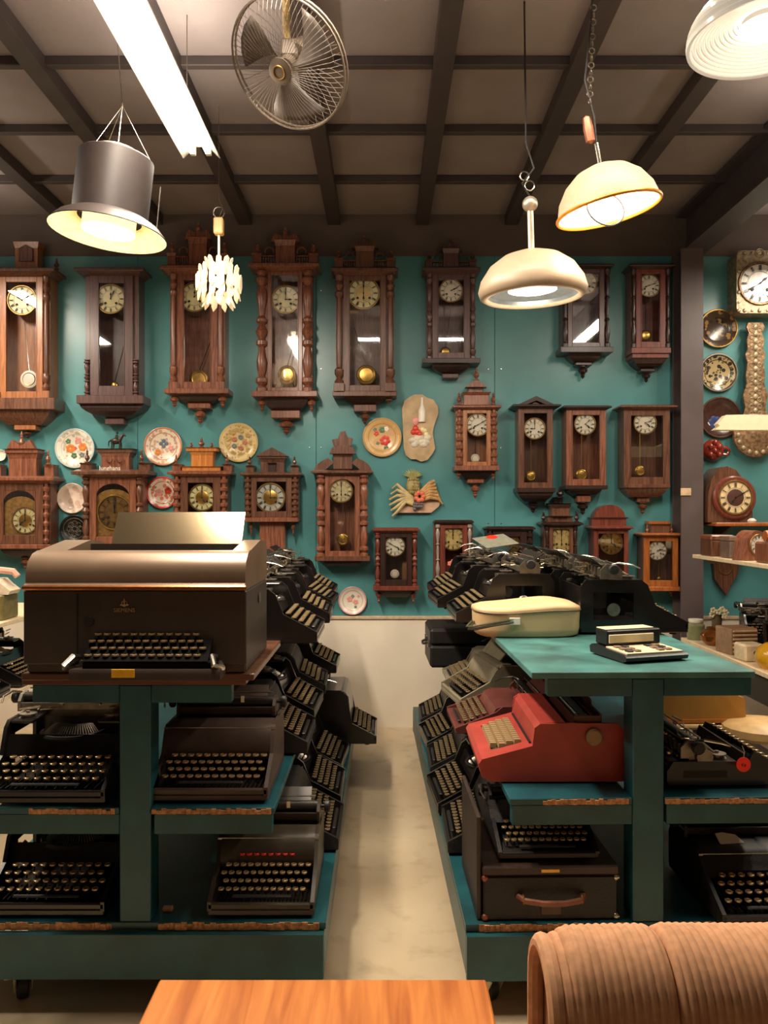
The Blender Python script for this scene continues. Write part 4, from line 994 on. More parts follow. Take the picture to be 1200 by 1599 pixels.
def thing_part(name, par):
    o = bpy.data.objects.new(name, None); COL.objects.link(o); o.parent = par; o.empty_display_size = .03
    return o
GREYB = mat('brown_grey_shell_paint', (74, 60, 52), .45, noise=.12, scale=18, bump=.05)
OLIV = mat('dark_olive_paint', (58, 50, 38), .4, noise=.12, scale=18)
FRONT = 2.41
# front row, facing the camera
typewriter('open', .38, .42, .29, 1.1, BLACK, 'single', 11, 'black open frame typewriter at the left edge of the left cart middle shelf', (-1.035, 2.63, .61), 0)
typewriter('shell', .36, .40, .27, 1.0, GREYB, 'single', 12, 'brown grey hooded typewriter on the left cart middle shelf, right of the post', (-.535, 2.64, .61), 0)
typewriter('open', .37, .40, .28, 1.05, BLACK, 'single', 11, 'black open frame typewriter at the left edge of the left cart bottom deck', (-1.035, 2.63, .265), 0)
typewriter('shell', .325, .40, .26, 1.05, OLIV, 'single', 12, 'dark typewriter with a row of red keys on the left cart bottom deck', (-.375, 2.63, .265), 0, redrow=True)
A = typewriter('open', .37, .42, .285, 1.05, BLACK, 'rows', 10, 'black typewriter facing the aisle directly behind the big office machine on the left cart top', (-.46, 3.18, 1.0), PI / 2)
B = typewriter('shell', .36, .42, .28, 1.05, BLACKM, 'rows', 10, 'dark hooded typewriter facing the aisle behind the brown grey one on the left middle shelf', (-.49, 3.1, .61), PI / 2)
dup(A, (-.455, 3.72, 1.0), PI / 2 + .03, 'second black typewriter behind the big office machine on the left cart top')
dup(A, (-.47, 4.27, 1.0), PI / 2 - .04, 'third black typewriter behind the big office machine on the left cart top')
dup(A, (-.50, 4.82, 1.0), PI / 2, 'farthest black typewriter on the left cart top, nearest the back wall')
dup(A, (-.50, 3.58, .61), PI / 2 - .03, 'black open frame typewriter second in line along the left middle shelf edge')
dup(B, (-.50, 4.05, .61), PI / 2 + .04, 'dark hooded typewriter third in line along the left middle shelf edge')
dup(A, (-.47, 4.56, .61), PI / 2, 'black typewriter overhanging the far end of the left middle shelf')
dup(B, (-.375, 3.08, .265), PI / 2, 'dark hooded typewriter facing the aisle on the left bottom deck beside the red keyed one')
dup(A, (-.39, 3.52, .265), PI / 2, 'black open frame typewriter mid way along the left bottom deck')
dup(A, (-.40, 3.94, .265), PI / 2 - .05, 'black typewriter just before the tall overhanging one on the left bottom deck')
typewriter('shell', .38, .46, .36, 1.0, BLACK, 'rows', 10, 'tall black typewriter overhanging the aisle at the far end of the left bottom deck', (-.27, 4.42, .265), PI / 2)
# right cart, bottom deck, keyboards to the aisle
nm = ['nearest', 'second', 'third', 'fourth', 'farthest']
for i, (y, x) in enumerate(((3.06, .455), (3.46, .44), (3.9, .46), (4.32, .46), (4.76, .475))):
    p = rc(x, y, .265)
    dup(A if i % 2 else B, p, -PI / 2 + RROT + (.05 if i % 2 else -.03), '%s typewriter in the row of keyboards facing the aisle on the right bottom deck' % nm[i])
# right cart, top, back to back
T1 = typewriter('open', .40, .42, .29, 1.25, BLACK, 'rows', 10, 'black open frame typewriter directly behind the cream cover, keys to the aisle', rc(.54, 3.62, 1.02), -PI / 2 + RROT)
dup(T1, rc(.50, 4.16, 1.02), -PI / 2 + RROT + .04, 'second black typewriter behind the cream cover, its keys sticking out over the aisle')
dup(T1, rc(.53, 4.7, 1.02), -PI / 2 + RROT, 'farthest aisle facing typewriter on the right cart top')
dup(T1, rc(1.0, 3.32, 1.02), PI / 2 + RROT - .03, 'black typewriter seen from its side behind the desk calculator')
dup(T1, rc(.99, 3.86, 1.02), PI / 2 + RROT + .03, 'second right facing typewriter behind the desk calculator')
dup(T1, rc(1.0, 4.42, 1.02), PI / 2 + RROT, 'farthest right facing typewriter on the right cart top')
# right cart, other machines
typewriter('low', .31, .30, .145, 1.0, BLACKM, 'single', 12, 'small portable typewriter standing on the black carrying case', rc(.505, 2.60, .4325), RROT)
H_ = typewriter('shell', .38, .42, .24, 1.1, BLACKM, 'single', 11, 'dark typewriter under a scrap of white paper, on the right cart bottom deck', rc(1.185, 2.56, .265), RROT)
G_ = typewriter('open', .36, .40, .16, 1.0, BLACK, 'rows', 10, 'black typewriter with a round red price tag right of the post', rc(1.08, 2.66, .64), PI / 2 + RROT)
pp = MB().prism([(-.045, -.02), (-.05, .03), (-.02, .035), (.03, .025), (.055, -.012), (.02, -.015)], -.0008, .0008, 'y').build('paper_scrap', WHITE, loc=rc(1.12, 2.575, .442), rot=(-1.0, 0, 0))
pp.scale = (.8, 1, .8)
tag(pp, 'torn scrap of white paper lying on the dark typewriter', 'paper')
tg = thing('price_tag', 'round fluorescent red price tag hanging on the black typewriter', 'tag', rc(1.105, 2.45, .725), rot=(0, 0, RROT))
MB().lathe([(.0001, -.001), (.0225, -.001), (.0225, .001), (.0001, .001)], (0, 0, 0), 20, 'y').build('tag_disc', mat('fluorescent_red', (255, 48, 24), .5, noise=0), tg)
text('69', .016, INK, tg, (0, -.0015, -.002), (PI / 2, .5, 0), .0002)
MB().tube([(0, 0, .016), (.004, .002, .04), (.0, .01, .055)], .0007, 4).build('string', WHITE, tg)
cdp = thing('price_card', 'grey card with a red dot lying on far typewriters of the right cart', 'card', rc(.62, 4.12, 1.352), rot=(.25, -.12, .3))
MB().box(-.1, .08, -.09, .09, 0, .002).build('card', mat('grey_card', (128, 128, 112), .5), cdp)
MB().lathe([(.0001, .0022), (.03, .0022), (.03, .0035), (.0001, .0035)], (.0, .06, 0), 14).build('red_dot', mat('fluorescent_red', (255, 48, 24), .5, noise=0), cdp)
# ================================================================== big office machine (teleprinter) on the left cart
tp = thing('office_machine', 'big brown teleprinter style machine with silver paper flap on top of the left cart', 'office machine', (-.735, 2.36, 1.0225))
TPB = mat('satin_brown_black', (58, 48, 42), .42, noise=.1, scale=10); TPH = mat('bronze_brown_hood', (122, 100, 80), .34, .3, noise=.08, scale=6)
bd = MB().box(-1.075, -.385, 2.37, 3.0 - .02, 1.0005, 1.022, .003).build('wooden_board', TOPB)
tag(bd, 'brown wooden board lying under the big office machine', 'board')
x0, x1, D = -.325, .325, .44
MB().box(x0, x1, .012, D, 0, .245, .006).build('body', TPB, tp)
MB().box(x0 - .004, x1 + .004, .0, .016, .028, .245, .003).build('front_panel', TPB, tp)
# hood: curved front rising to a recessed well
prof = [(.0, .246), (-.006, .25), (-.006, .262), (.004, .268), (.006, .3), (.02, .33), (.05, .352), (.085, .36)]
MB().prism(prof + [(.1, .36), (.1, .246)], x0, x1, 'x').build('front_hood', TPH, tp)
MB().box(x0 - .006, x1 + .006, -.012, .002, .248, .262, .004).build('copper_strip', mat('copper_strip', (176, 110, 62), .25, .8, noise=.1), tp)
for a, b in ((x0, x0 + .085), (x1 - .055, x1)):
    MB().prism([(.1, .246), (.1, .36), (.3, .385), (D - .02, .375), (D, .35), (D, .246)], a, b, 'x').build('side_hood', TPH, tp)
MB().prism([(.08, .246), (.08, .25), (.3, .25), (.3, .246)], x0 + .085, x1 - .055, 'x').build('well_floor', BLACKM, tp)
MB().lathe([(.0001, x0 + .09), (.03, x0 + .09), (.03, x1 - .06), (.0001, x1 - .06)], (0, .22, .315), 20, 'x').build('platen', mat('platen_rubber', (34, 32, 30), .45), tp)
MB().box(x0 + .09, x1 - .06, .13, .15, .30, .34, .002).build('paper_guide', STEEL, tp)
fl = MB().prism([(.31, .37), (.316, .37), (.385, .475), (.379, .477)], x0 + .15, x1 - .065, 'x').build('paper_flap', mat('polished_steel_flap', (178, 160, 128), .16, .95, noise=.04, scale=4), tp)
MB().prism([(.3, .25), (D, .25), (D, .36), (.3, .372)], x0 + .085, x1 - .055, 'x').build('rear_hood', TPB, tp)
mb = MB()
for x in (x0 + .2, x1 - .12): mb.lathe([(.0001, 0), (.006, .003), (.006, .0)], (x, .345, .43), 8, 'y')
# side panel handles
for z in (.2,): MB().lathe([(.0001, 0), (.018, .0), (.02, .004), (.006, .006)], (x1, .26, z), 14, 'x').build('side_knob', STEEL, tp)
# keyboard: recess block, keys, guards
kb = MB().box(-.17, .21, -.07, -.0005, .012, .05, .004).build('keyboard_tray', MATTE, tp)
MB().prism([(-.085, .03), (-.09, .02), (-.09, .0005), (-.0, .0005), (-.0, .022)], -.2, .23, 'x').build('keyboard_apron', TPB, tp)
n = 0
for j in range(4):
    for i in range(13 if j < 3 else 12):
        key_obj(tp, -.158 + i * .0262 + (.012 if j % 2 else 0), -.055 + j * .017, .064 + j * .0175, None, 'key', .0105)
MB().prism([(-.0705, .05), (-.0005, .05), (-.0005, .105)], -.168, .19, 'x').build('key_bed', MATTE, tp)
for x in (-.205, .2):
    MB().tube([(x, -.002, .05), (x, -.05, .06), (x + (.01 if x > 0 else -.01), -.085, .04), (x + (.03 if x > 0 else -.02), -.06, .03), (x + .01, -.002, .035)], .009, 8).build('chrome_guard', NICK, tp)
MB().lathe([(.0001, -.006), (.014, -.005), (.016, 0)], (-.135, 0, .155), 16, 'y').build('round_socket', INK, tp)
MB().box(-.172, -.168, -.003, 0, .04, .235).build('panel_joint', INK, tp)
MB().box(-.078, -.012, -.0935, -.0905, .008, .032, .001).build('yellow_label', mat('yellow_sticker', (222, 170, 24), .5, noise=.05), tp)
BG = mat('badge_brass', (190, 168, 120), .3, .7, noise=0)
text('SIEMENS', .017, BG, tp, (-.03, -.003, .188), (PI / 2, 0, 0), .0006)
mb = MB(); mb.tube([(-.03, -.003, .198), (-.03, -.003, .222)], .002, 6); mb.tube([(-.042, -.003, .204), (-.018, -.003, .204)], .0016, 6); mb.ring((-.03, -.003, .208), .008, .0012, 14, 4); mb.build('emblem', BG, tp)
for o in list(COL.objects):
    if o.parent == tp and o.name.split('.')[0] in ('keyboard_tray', 'keyboard_apron', 'key', 'key_bed', 'chrome_guard', 'yellow_label'): o.location.x += .04
# ================================================================== red machine on the right cart
REDM = mat('red_enamel', (160, 58, 48), .45, noise=.12, scale=9, coat=.1)
rm = thing('red_typewriter', 'worn red electric typewriter facing the aisle on the right cart middle shelf', 'typewriter', rc(.555, 2.755, .641), RROT - PI / 2 - .03)
# local: front -y, width x (+-.215)
w2 = .215
side = [(-.235, .018), (-.245, .06), (-.235, .075), (-.075, .118), (-.068, .175), (-.05, .188), (.195, .19), (.215, .17), (.235, .02), (.225, .006), (-.2, .004)]
for sx in (-1, 1):
    MB().prism(side, sx * w2 - .012 * (sx > 0), sx * w2 + .012 * (sx < 0), 'x').build('side_panel', REDM, rm)
MB().box(-w2 + .012, w2 - .012, -.2, .225, .004, .02).build('bottom_pan', BLACKM, rm)
MB().prism([(-.235, .018), (-.245, .06), (-.235, .075), (-.215, .0805), (-.21, .018)], -w2 + .012, w2 - .012, 'x').build('front_lip', REDM, rm)
def slab(name, x0_, x1_, y0_, y1_, m=REDM):
    f = lambda y: .075 + (y + .235) * (.043 / .16)
    return MB().prism([(y0_, f(y0_) - .006), (y0_, f(y0_)), (y1_, f(y1_)), (y1_, f(y1_) - .006)], x0_, x1_, 'x').build(name, m, rm)
slab('keyboard_surround', -w2 + .012, -.15, -.215, -.075); slab('keyboard_surround', .15, w2 - .012, -.215, -.075)
slab('keyboard_surround', -.15, .15, -.215, -.198); slab('keyboard_surround', -.15, .15, -.1, -.075)
f = lambda y: .075 + (y + .235) * (.043 / .16)
KC = [mat('beige_key', (158, 132, 94), .5, noise=.08), KEYM[1]]
kbd = slab('key_bed', -.149, .149, -.197, -.101, mat('dark_key_bed', (70, 56, 40), .6)); kbd.location.z = -.008
_kk = None
for j in range(4):
    for i in range(12):
        if j == 0 and i in (0, 11): continue
        y = -.187 + j * .025; x = -.132 + i * .0235 + (.006 if j % 2 else 0)
        if _kk is None:
            mb = MB().taper(-.008, .008, .0105, .0085, -.011, -.009, .011); o = mb.build('key', KC[0], rm); _kk = o.data
        else: o = bpy.data.objects.new('key', _kk); COL.objects.link(o); o.parent = rm
        o.location = (x, y, f(y) + .002)
MB().prism([(-.0745, .113), (-.0745, .119), (-.066, .172), (-.06, .172), (-.066, .113)], -w2 + .012, w2 - .012, 'x').build('riser', REDM, rm)
MB().box(-w2 + .03, w2 - .03, -.081, -.0745, .118, .123).build('slot_strip', INK, rm)
MB().prism([(-.066, .172), (-.05, .188), (.03, .191), (.03, .183), (-.05, .18)], -w2 + .012, w2 - .012, 'x').build('top_hood', REDM, rm)
MB().box(-w2 + .012, w2 - .012, .031, .2, .10, .12).build('carriage_well', BLACKM, rm)
c = thing_part('carriage', rm)
MB().lathe([(.0001, -.19), (.022, -.19), (.022, .19), (.0001, .19)], (0, .1, .185), 16, 'x').build('platen', mat('platen_rubber', (34, 32, 30), .45), c)
MB().box(-.2, .2, .06, .068, .14, .2).box(-.2, .2, .14, .148, .14, .215).box(-.2, -.192, .06, .148, .14, .21).box(.192, .2, .06, .148, .14, .21).build('carriage_frame', mat('dark_red_brown', (70, 30, 24), .4), c)
MB().tube([(-.18, .07, .212), (.18, .07, .212)], .003).build('paper_bail', NICK, c)
MB().lathe([(.0001, 0), (.024, 0), (.027, .004), (.027, .012), (.022, .018), (.0001, .019)] if True else [], (w2, .118, .148), 20, 'x').build('platen_knob', mat('tan_knob', (150, 124, 88), .45), rm)
# ================================================================== maroon machine, grey machine, dark case behind it
MAR = mat('maroon_paint', (98, 50, 44), .4, noise=.12, scale=12)
mr = typewriter('low', .34, .36, .16, 1.0, MAR, 'rows', 10, 'maroon flat typewriter behind the red one on the right middle shelf', rc(.47, 3.25, .641), -PI / 2 + RROT)
GRYM = mat('khaki_grey_paint', (130, 120, 98), .45, noise=.1, scale=10)
gm = typewriter('shell', .36, .38, .26, 1.0, GRYM, 'rows', 10, 'grey typewriter with an upright metal paper plate on the right middle shelf', rc(.52, 3.68, .641), -PI / 2 + RROT + .15)
MB().prism([(-.0, .2), (.006, .2), (.1, .31), (.094, .313)], -.14, .13, 'x').build('paper_plate', mat('khaki_plate', (150, 142, 112), .4, .2), gm)
bxo = typewriter('low', .34, .36, .2, .9, GRYM, 'rows', 10, 'khaki grey boxy typewriter between the upright plate and the black case', rc(.53, 4.08, .641), -PI / 2 + RROT)
cs = thing('carrying_case', 'closed black typewriter case at the far end of the right middle shelf', 'case', rc(.5, 4.62, .641), RROT)
MB().box(-.2, .2, -.2, .2, 0, .12, .012).build('case_bottom', BLACKM, cs); MB().box(-.2, .2, -.2, .2, .1215, .215, .016).build('case_lid', BLACKM, cs)
MB().tube([(-.2, -.05, .12), (-.225, -.045, .11), (-.228, 0, .105), (-.225, .045, .11), (-.2, .05, .12)], .007, 8).build('handle', BLACKM, cs)
MB().box(-.207, -.2, -.12, -.1, .1, .14).box(-.207, -.2, .1, .12, .1, .14).build('latches', NICK, cs)
# ================================================================== black carrying case with handle under the portable
cc = thing('carrying_case', 'black leatherette case with brown handle at the front of the right bottom deck', 'case', rc(.505, 2.62, .266), RROT)
LEA = mat('black_leatherette', (19, 16, 15), .5, noise=.25, scale=150, bump=.4)
MB().box(-.205, .205, -.195, .195, 0, .135, .006).build('case_body', LEA, cc)
MB().box(-.208, .208, -.198, .198, .136, .165, .005).build('case_rim', mat('brown_case_rim', (52, 36, 29), .4, noise=.15), cc)
hb = MB(); hb.tube([(-.1, -.197, .075), (-.085, -.225, .074), (-.03, -.235, .07), (.03, -.235, .07), (.085, -.225, .074), (.1, -.197, .075)], .009, 8); hb.build('handle', mat('brown_leather', (120, 72, 50), .45, noise=.15), cc)
MB().ring((-.088, -.215, .074), .013, .003, 12, 5, 'x').ring((.088, -.215, .074), .013, .003, 12, 5, 'x').build('handle_rings', BRASS, cc)
MB().box(-.03, .03, -.2, -.195, .02, .05, .001).build('leather_tab', mat('tab_leather', (84, 62, 50), .55), cc)
MB().box(-.03, .025, -.2, -.198, .147, .156).build('brass_plate', BRASS, cc)
for sx in (-1, 1):
    MB().ball((sx * .2, -.19, .01), .011, 8, 6).ball((sx * .2, -.19, .128), .011, 8, 6).build('corner_caps', NICK if sx > 0 else mat('copper_cap', (150, 90, 70), .4, .6), cc)
MB().box(-.224, -.21, -.19, .19, .0, .315, .004).build('open_lid', mat('brown_lid_side', (50, 40, 33), .5, noise=.15), cc)
# ================================================================== tan hooded machine right of the post
TAN = mat('mustard_tan_plastic', (176, 128, 58), .4, noise=.08, scale=8)
TANB = mat('cream_tan_base', (190, 156, 104), .42, noise=.08)
tn = thing('hooded_machine', 'mustard tan hooded machine behind the red tagged typewriter', 'office machine', rc(1.25, 3.25, .641), RROT)
MB().prism([(-.2, .055), (-.2, .185), (.03, .188), (.17, .135), (.175, .065), (.165, .055)], -.15, .15, 'y').build('hood', TAN, tn)
MB().prism([(-.205, .04), (-.205, .0545), (.17, .0545), (.175, .04)], -.155, .155, 'y').build('hood_rim', mat('orange_tan_rim', (188, 122, 52), .4), tn)
MB().box(-.2, .16, -.15, .15, 0, .0395, .004).build('base', BLACKM, tn)
MB().tube([(-.2, -.17, .03), (.02, -.17, .03), (.1, -.17, .022), (.2, -.17, .012), (.3, -.17, .011)], .0105, 8).build('front_bar', TANB, tn)
tb = thing('machine_base', 'pale cream curved machine shell leaning beside the tan hood at the right edge', 'cover', rc(1.46, 3.05, .641), RROT)
MB().lathe([(.0001, 0), (.12, 0), (.135, .015), (.13, .04), (.11, .055), (.05, .062), (.0001, .063)], (0, 0, 0), 20, sx=1.1).build('shell', TANB, tb)
_unused = MB().tube([(-.26, -.2, .115), (-.06, -.2, .115), (.06, -.2, .1), (.2, -.2, .06), (.3, -.2, .02)], .011, 8)
o = MB().prism([(-.25, .1), (-.25, .12), (-.03, .122), (.08, .1), (.2, .045), (.27, .012), (.27, .002), (.18, .02), (.06, .08), (-.04, .1)], -.012, .012, 'y')
# ================================================================== cream vinyl cover
cv = thing('typewriter_cover', 'cream vinyl zip cover lying on the right cart top', 'cover', rc(.575, 3.17, 1.021), RROT)
VIN = mat('cream_vinyl', (210, 178, 132), .48, noise=.05, scale=6, bump=.05)
mb = MB()
N = 28
lay = [(.0, .9), (.008, .98), (.03, 1.0), (.085, 1.01), (.1, 1.015)]
def sup(t, a, b, e=3.4):
    c, s = math.cos(t), math.sin(t)
    return (a * math.copysign(abs(c) ** (2 / e), c), b * math.copysign(abs(s) ** (2 / e), s))
vs_ = []; 
for z, k in lay:
    for i in range(N):
        x, y = sup(2 * PI * i / N, .205 * k, .125 * k); vs_.append((x, y, z))
fs = [(j * N + i, j * N + (i + 1) % N, (j + 1) * N + (i + 1) % N, (j + 1) * N + i) for j in range(len(lay) - 1) for i in range(N)]
fs.append(tuple(range(N)))
mb.add(vs_, fs); mb.build('cover_body', VIN, cv, 60)
mb = MB(); lay2 = [(.098, 1.02), (.104, 1.025), (.112, 1.01), (.124, .86), (.133, .55), (.136, .2)]
vs_ = []
for z, k in lay2:
    for i in range(N):
        x, y = sup(2 * PI * i / N, .205 * k, .125 * k); vs_.append((x, y, z + .008 * math.sin(x * 14)))
fs = [(j * N + i, j * N + (i + 1) % N, (j + 1) * N + (i + 1) % N, (j + 1) * N + i) for j in range(len(lay2) - 1) for i in range(N)]
fs.append(tuple(range((len(lay2) - 1) * N, len(lay2) * N)))
mb.add(vs_, fs); mb.build('lid_flap', VIN, cv, 60)
mb = MB(); pts = []
for i in range(N + 1):
    x, y = sup(2 * PI * i / N, .209, .1275); pts.append((x, y, .098 + .006 * math.sin(x * 14)))
mb.tube(pts, .0035, 5); mb.build('zip', mat('brown_zip', (110, 84, 60), .5), cv)
MB().tube([(-.07, -.131, .062), (-.15, -.135, .05), (-.215, -.125, .035), (-.235, -.09, .03), (-.215, -.05, .045), (-.2, -.02, .05)], .0055, 6).tube([(-.07, -.131, .072), (-.15, -.137, .06), (-.22, -.128, .045), (-.243, -.09, .04), (-.215, -.04, .055)], .004, 6).build('carry_strap', mat('olive_strap', (70, 70, 50), .5), cv)
MB().box(-.085, -.045, -.1345, -.128, .052, .078, .001).build('white_buckle', WHITE, cv)
# ================================================================== desk calculator
ca = thing('desk_calculator', 'cream and black desk calculator with raised display on the right cart top', 'calculator', rc(.845, 2.66, 1.021), RROT + .28)
ca.scale = (.86, .86, .86)
CCR = mat('cream_plastic', (220, 206, 168), .4, noise=.04); CBL = mat('black_plastic', (30, 26, 25), .35, noise=.08)
MB().prism([(-.13, .008), (-.135, .022), (-.12, .03), (.1, .04), (.115, .03), (.11, .006), (-.11, .002)], -.135, .135, 'x').build('base', CBL, ca)
MB().prism([(-.118, .0305), (-.118, .035), (.02, .041), (.02, .036)], -.122, .122, 'x').build('face_plate', CCR, ca)
MB().box(.1355, .1375, -.1, .1, .01, .026).build('side_strip', CCR, ca)
for i in range(6):
    for j in range(3):
        if i in (2, 3): continue
        MB().box(-.105 + i * .034, -.08 + i * .034, -.1 + j * .038, -.075 + j * .038, .035 + j * .0016, .043 + j * .0016, .002).build('button', mat('grey_brown_button', (122, 98, 76), .45) if (i + j) % 3 else CBL, ca)
MB().box(-.115, .125, .021, .105, .0415, .1, .004).build('display_housing', CBL, ca)
MB().box(-.11, .09, .014, .0205, .052, .084, .002).build('display_window', CCR, ca)
MB().box(-.115, .1, .03, .1, .1005, .105, .002).build('top_panel', CCR, ca)
# ================================================================== oak table in front
TBL = wood('warm_oak_veneer', (164, 90, 38), (204, 128, 62), rough=.35, axis='Y', sc=5, coat=.15)
tt = thing('coffee_table', 'warm orange oak table top at the bottom edge of the picture', 'table', (-.13, 1.45, 0))
MB().box(-.375, .36, -.4, .35, .422, .45, .004).build('table_top', TBL, tt)
for x in (-.33, .315):
    for y in (-.35, .3): MB().taper(0, .4215, .014, .02, y - .014, y - .02, y + .02, x).build('leg', TBL, tt)
MB().box(-.33, .315, -.34, .29, .36, .4215).build('apron', TBL, tt)
# ================================================================== corduroy armchair back, seen from behind
COR = mat('tan_corduroy', (196, 148, 112), .9, noise=.09, scale=60, spec=.1)
sf = thing('armchair', 'tan corduroy armchair with its rounded back filling the lower right corner', 'armchair', (.20, 1.16, 0))
def cord(name, xa, xb, R, ztop, zbot, ycen, sag=0., seed=0, tilt=0.):
    """ribbed cover running over a rounded back; ribs go front to back over the top"""
    mb = MB(); pit = .0115; nseg = int((xb - xa) / pit) * 6; path = []
    for i in range(5): path.append((-R, zbot + (ztop - R - zbot) * i / 4))
    for i in range(1, 14): path.append((-R * math.cos(PI * i / 14), ztop - R + R * math.sin(PI * i / 14)))
    for i in range(5): path.append((R, ztop - R - (ztop - R - zbot) * i / 4))
    vs_ = []; m = len(path)
    for i in range(nseg + 1):
        x = xa + (xb - xa) * i / nseg; e = min(1, (x - xa) / .02, (xb - x) / .02); e = math.sqrt(max(0, 1 - (1 - max(e, 0)) ** 2))
        rib = .0028 * abs(math.sin(PI * (x - xa) / pit)) ** .8
        for y, z in path:
            dy, dz = y / R, max(0, (z - (ztop - R)) / R)
            L = math.hypot(dy, dz) or 1
            q = rib - .014 * (1 - e)
            zz = z + dz / L * q + tilt * (x - xa) * (1 if z > zbot + .1 else 0) + .006 * math.sin(x * 9 + seed) * dz
            vs_.append((x, ycen + y + dy / L * q, zz))
    fs = [(i * m + j, i * m + j + 1, (i + 1) * m + j + 1, (i + 1) * m + j) for i in range(nseg) for j in range(m - 1)]
    mb.add(vs_, fs); mb.face(range(m)); mb.face(range(nseg * m, (nseg + 1) * m))
    return mb.build(name, COR, sf, 60)
cord('back_cushion', .055, .2, .095, .885, .3, .0, tilt=.0)
cord('back_cushion', .199, .95, .097, .89, .3, .0, seed=1, tilt=.035)
arch = [(-.082, .32), (-.082, .78)] + [(-.082 * math.cos(PI * i / 12), .785 + .082 * math.sin(PI * i / 12)) for i in range(1, 12)] + [(.082, .78), (.082, .32)]
MB().tube([(.036, a, b) for a, b in arch], .0135, 10).build('end_piping', COR, sf)
MB().tube([(.055, a * 1.04, b + .003) for a, b in arch], .011, 10).build('inner_piping', COR, sf)
MB().prism(arch, .046, .054, 'x').build('end_panel', mat('shade_tone_brown', (126, 84, 60), .9, noise=.1), sf)  # shade of the hollow end put into the panel colour
MB().prism([(.02 + .0, .0)] if False else [(-.09, .05), (-.09, .3), (.09, .3), (.09, .05)], .06, .94, 'x').build('lower_frame', COR, sf)
MB().box(.06, .94, -.75, -.1, .2, .42, .03).build('seat_cushion', COR, sf)
for x in (.1, .9):
    for y in (-.7, .05): MB().lathe([(.015, 0), (.02, .05)] if y > 0 else [(.015, 0), (.02, .2)], (x, y, 0), 12).build('leg', WAL, sf)
# ================================================================== ceiling lights
GLOW = 1.0
def emis(name, rgb, s, rough=.5): return mat(name, rgb, rough, emit=rgb, es=s, noise=0)
def cable(par, pts, r=.003, m=None, name='cable'): return MB().tube(pts, r, 6).build(name, m or STEEL, par)
# fluorescent batten running away from the camera
fx = thing('tube_light', 'bright fluorescent tube fitting hanging under the ceiling at upper left', 'lamp', (-.825, 0, 0))
MB().prism([(-.085, 3.1), (-.03, 3.155), (.03, 3.155), (.085, 3.1), (.083, 3.098), (.028, 3.15), (-.028, 3.15), (-.083, 3.098)], 1.95, 3.62, 'y').build('reflector', mat('white_reflector', (240, 236, 228), .4), fx)
MB().box(-.03, .03, 1.95, 3.62, 3.156, 3.2, .003).build('gear_tray', mat('white_reflector', (240, 236, 228), .4), fx)
for x in (-.035, .035):
    t = MB().lathe([(.0001, 1.99), (.013, 1.99), (.013, 3.58), (.0001, 3.58)], (x, 0, 3.115), 12, 'y').build('tube', emis('tube_glow', (255, 240, 218), 14), fx)
    for y in (1.97, 3.6): MB().box(x - .012, x + .012, y - .012, y + .012, 3.105, 3.15, .002).build('lamp_holder', WHITE, fx)
for y in (2.2, 3.35): cable(fx, [(0, y, 3.2), (0, y, HC)], .002, name='suspension_wire')
lamp('AREA', 'tube_light_source', (0, 2.78, 3.094), 105, (1, .86, .70), (0, 0, 0), fx, shape='RECTANGLE', size=.15, size_y=1.6)
lamp('AREA', 'tube_light_source', (0, 2.78, 3.21), 16, (1, .86, .72), (PI, 0, 0), fx, shape='RECTANGLE', size=.06, size_y=1.6)
# black cylinder pendant, left
k = 3.1 / 1250
l1 = thing('pendant_lamp', 'black cylinder pendant lamp with a flared glowing brim at left', 'lamp', (X_(169, 3.1), 3.1, Z_(364, 3.1)), rot=(math.radians(-1), math.radians(6), 0))
GB = mat('brown_black_lamp_metal', (36, 29, 27), .5, 0, spec=.25, noise=.05)
MB().lathe([(.135, .06), (.15, .058), (.19, .035), (.222, 0), (.22, -.002), (.188, .032), (.148, .052), (.13, .055)], (0, 0, 0), 40, cap=False).build('brim', GB, l1)
MB().lathe([(.22, -.001), (.188, .031), (.148, .05), (.12, .054)], (0, 0, -.002), 40, cap=False).build('brim_inner_face', mat('cream_reflector', (250, 232, 180), .4), l1)
MB().lathe([(.142, .06), (.142, .29), (.136, .295), (.136, .06)], (0, 0, 0), 40, cap=False).build('cylinder', GB, l1)
MB().lathe([(.136, .292), (.05, .295)], (0, 0, 0), 40, cap=False).build('cylinder_top', GB, l1)
MB().lathe([(.08, .296), (.084, .322), (.07, .324), (.066, .296)], (0, 0, 0), 28, cap=False).build('top_ring', mat('pale_metal', (200, 180, 160), .4, .5), l1)
MB().lathe([(.1, .01), (.1, .28), (.0001, .285)], (0, 0, 0), 32, cap=False).build('diffuser', emis('warm_diffuser', (255, 226, 160), 1.5), l1)
MB().lathe([(.0001, -.0), (.1, .004)], (0, 0, 0), 32, cap=False).build('diffuser_bottom', emis('warm_diffuser_bottom', (255, 232, 180), 2.6), l1)
for a in (.3, 2.4, 4.5): cable(l1, [(.14 * math.cos(a), .14 * math.sin(a), .29), (.0, 0, .5)], .0009, name='suspension_wire')
cable(l1, [(0, 0, .295), (0, 0, .5), (-.09, .0, .985)], .002)
cable(l1, [(.185, 0, .04), (.182, 0, .2)], .002, NICK, 'side_rod')
lamp('POINT', 'bulb_light', (0, 0, -.06), 5, WARM, (0, 0, 0), l1, shadow_soft_size=.08)
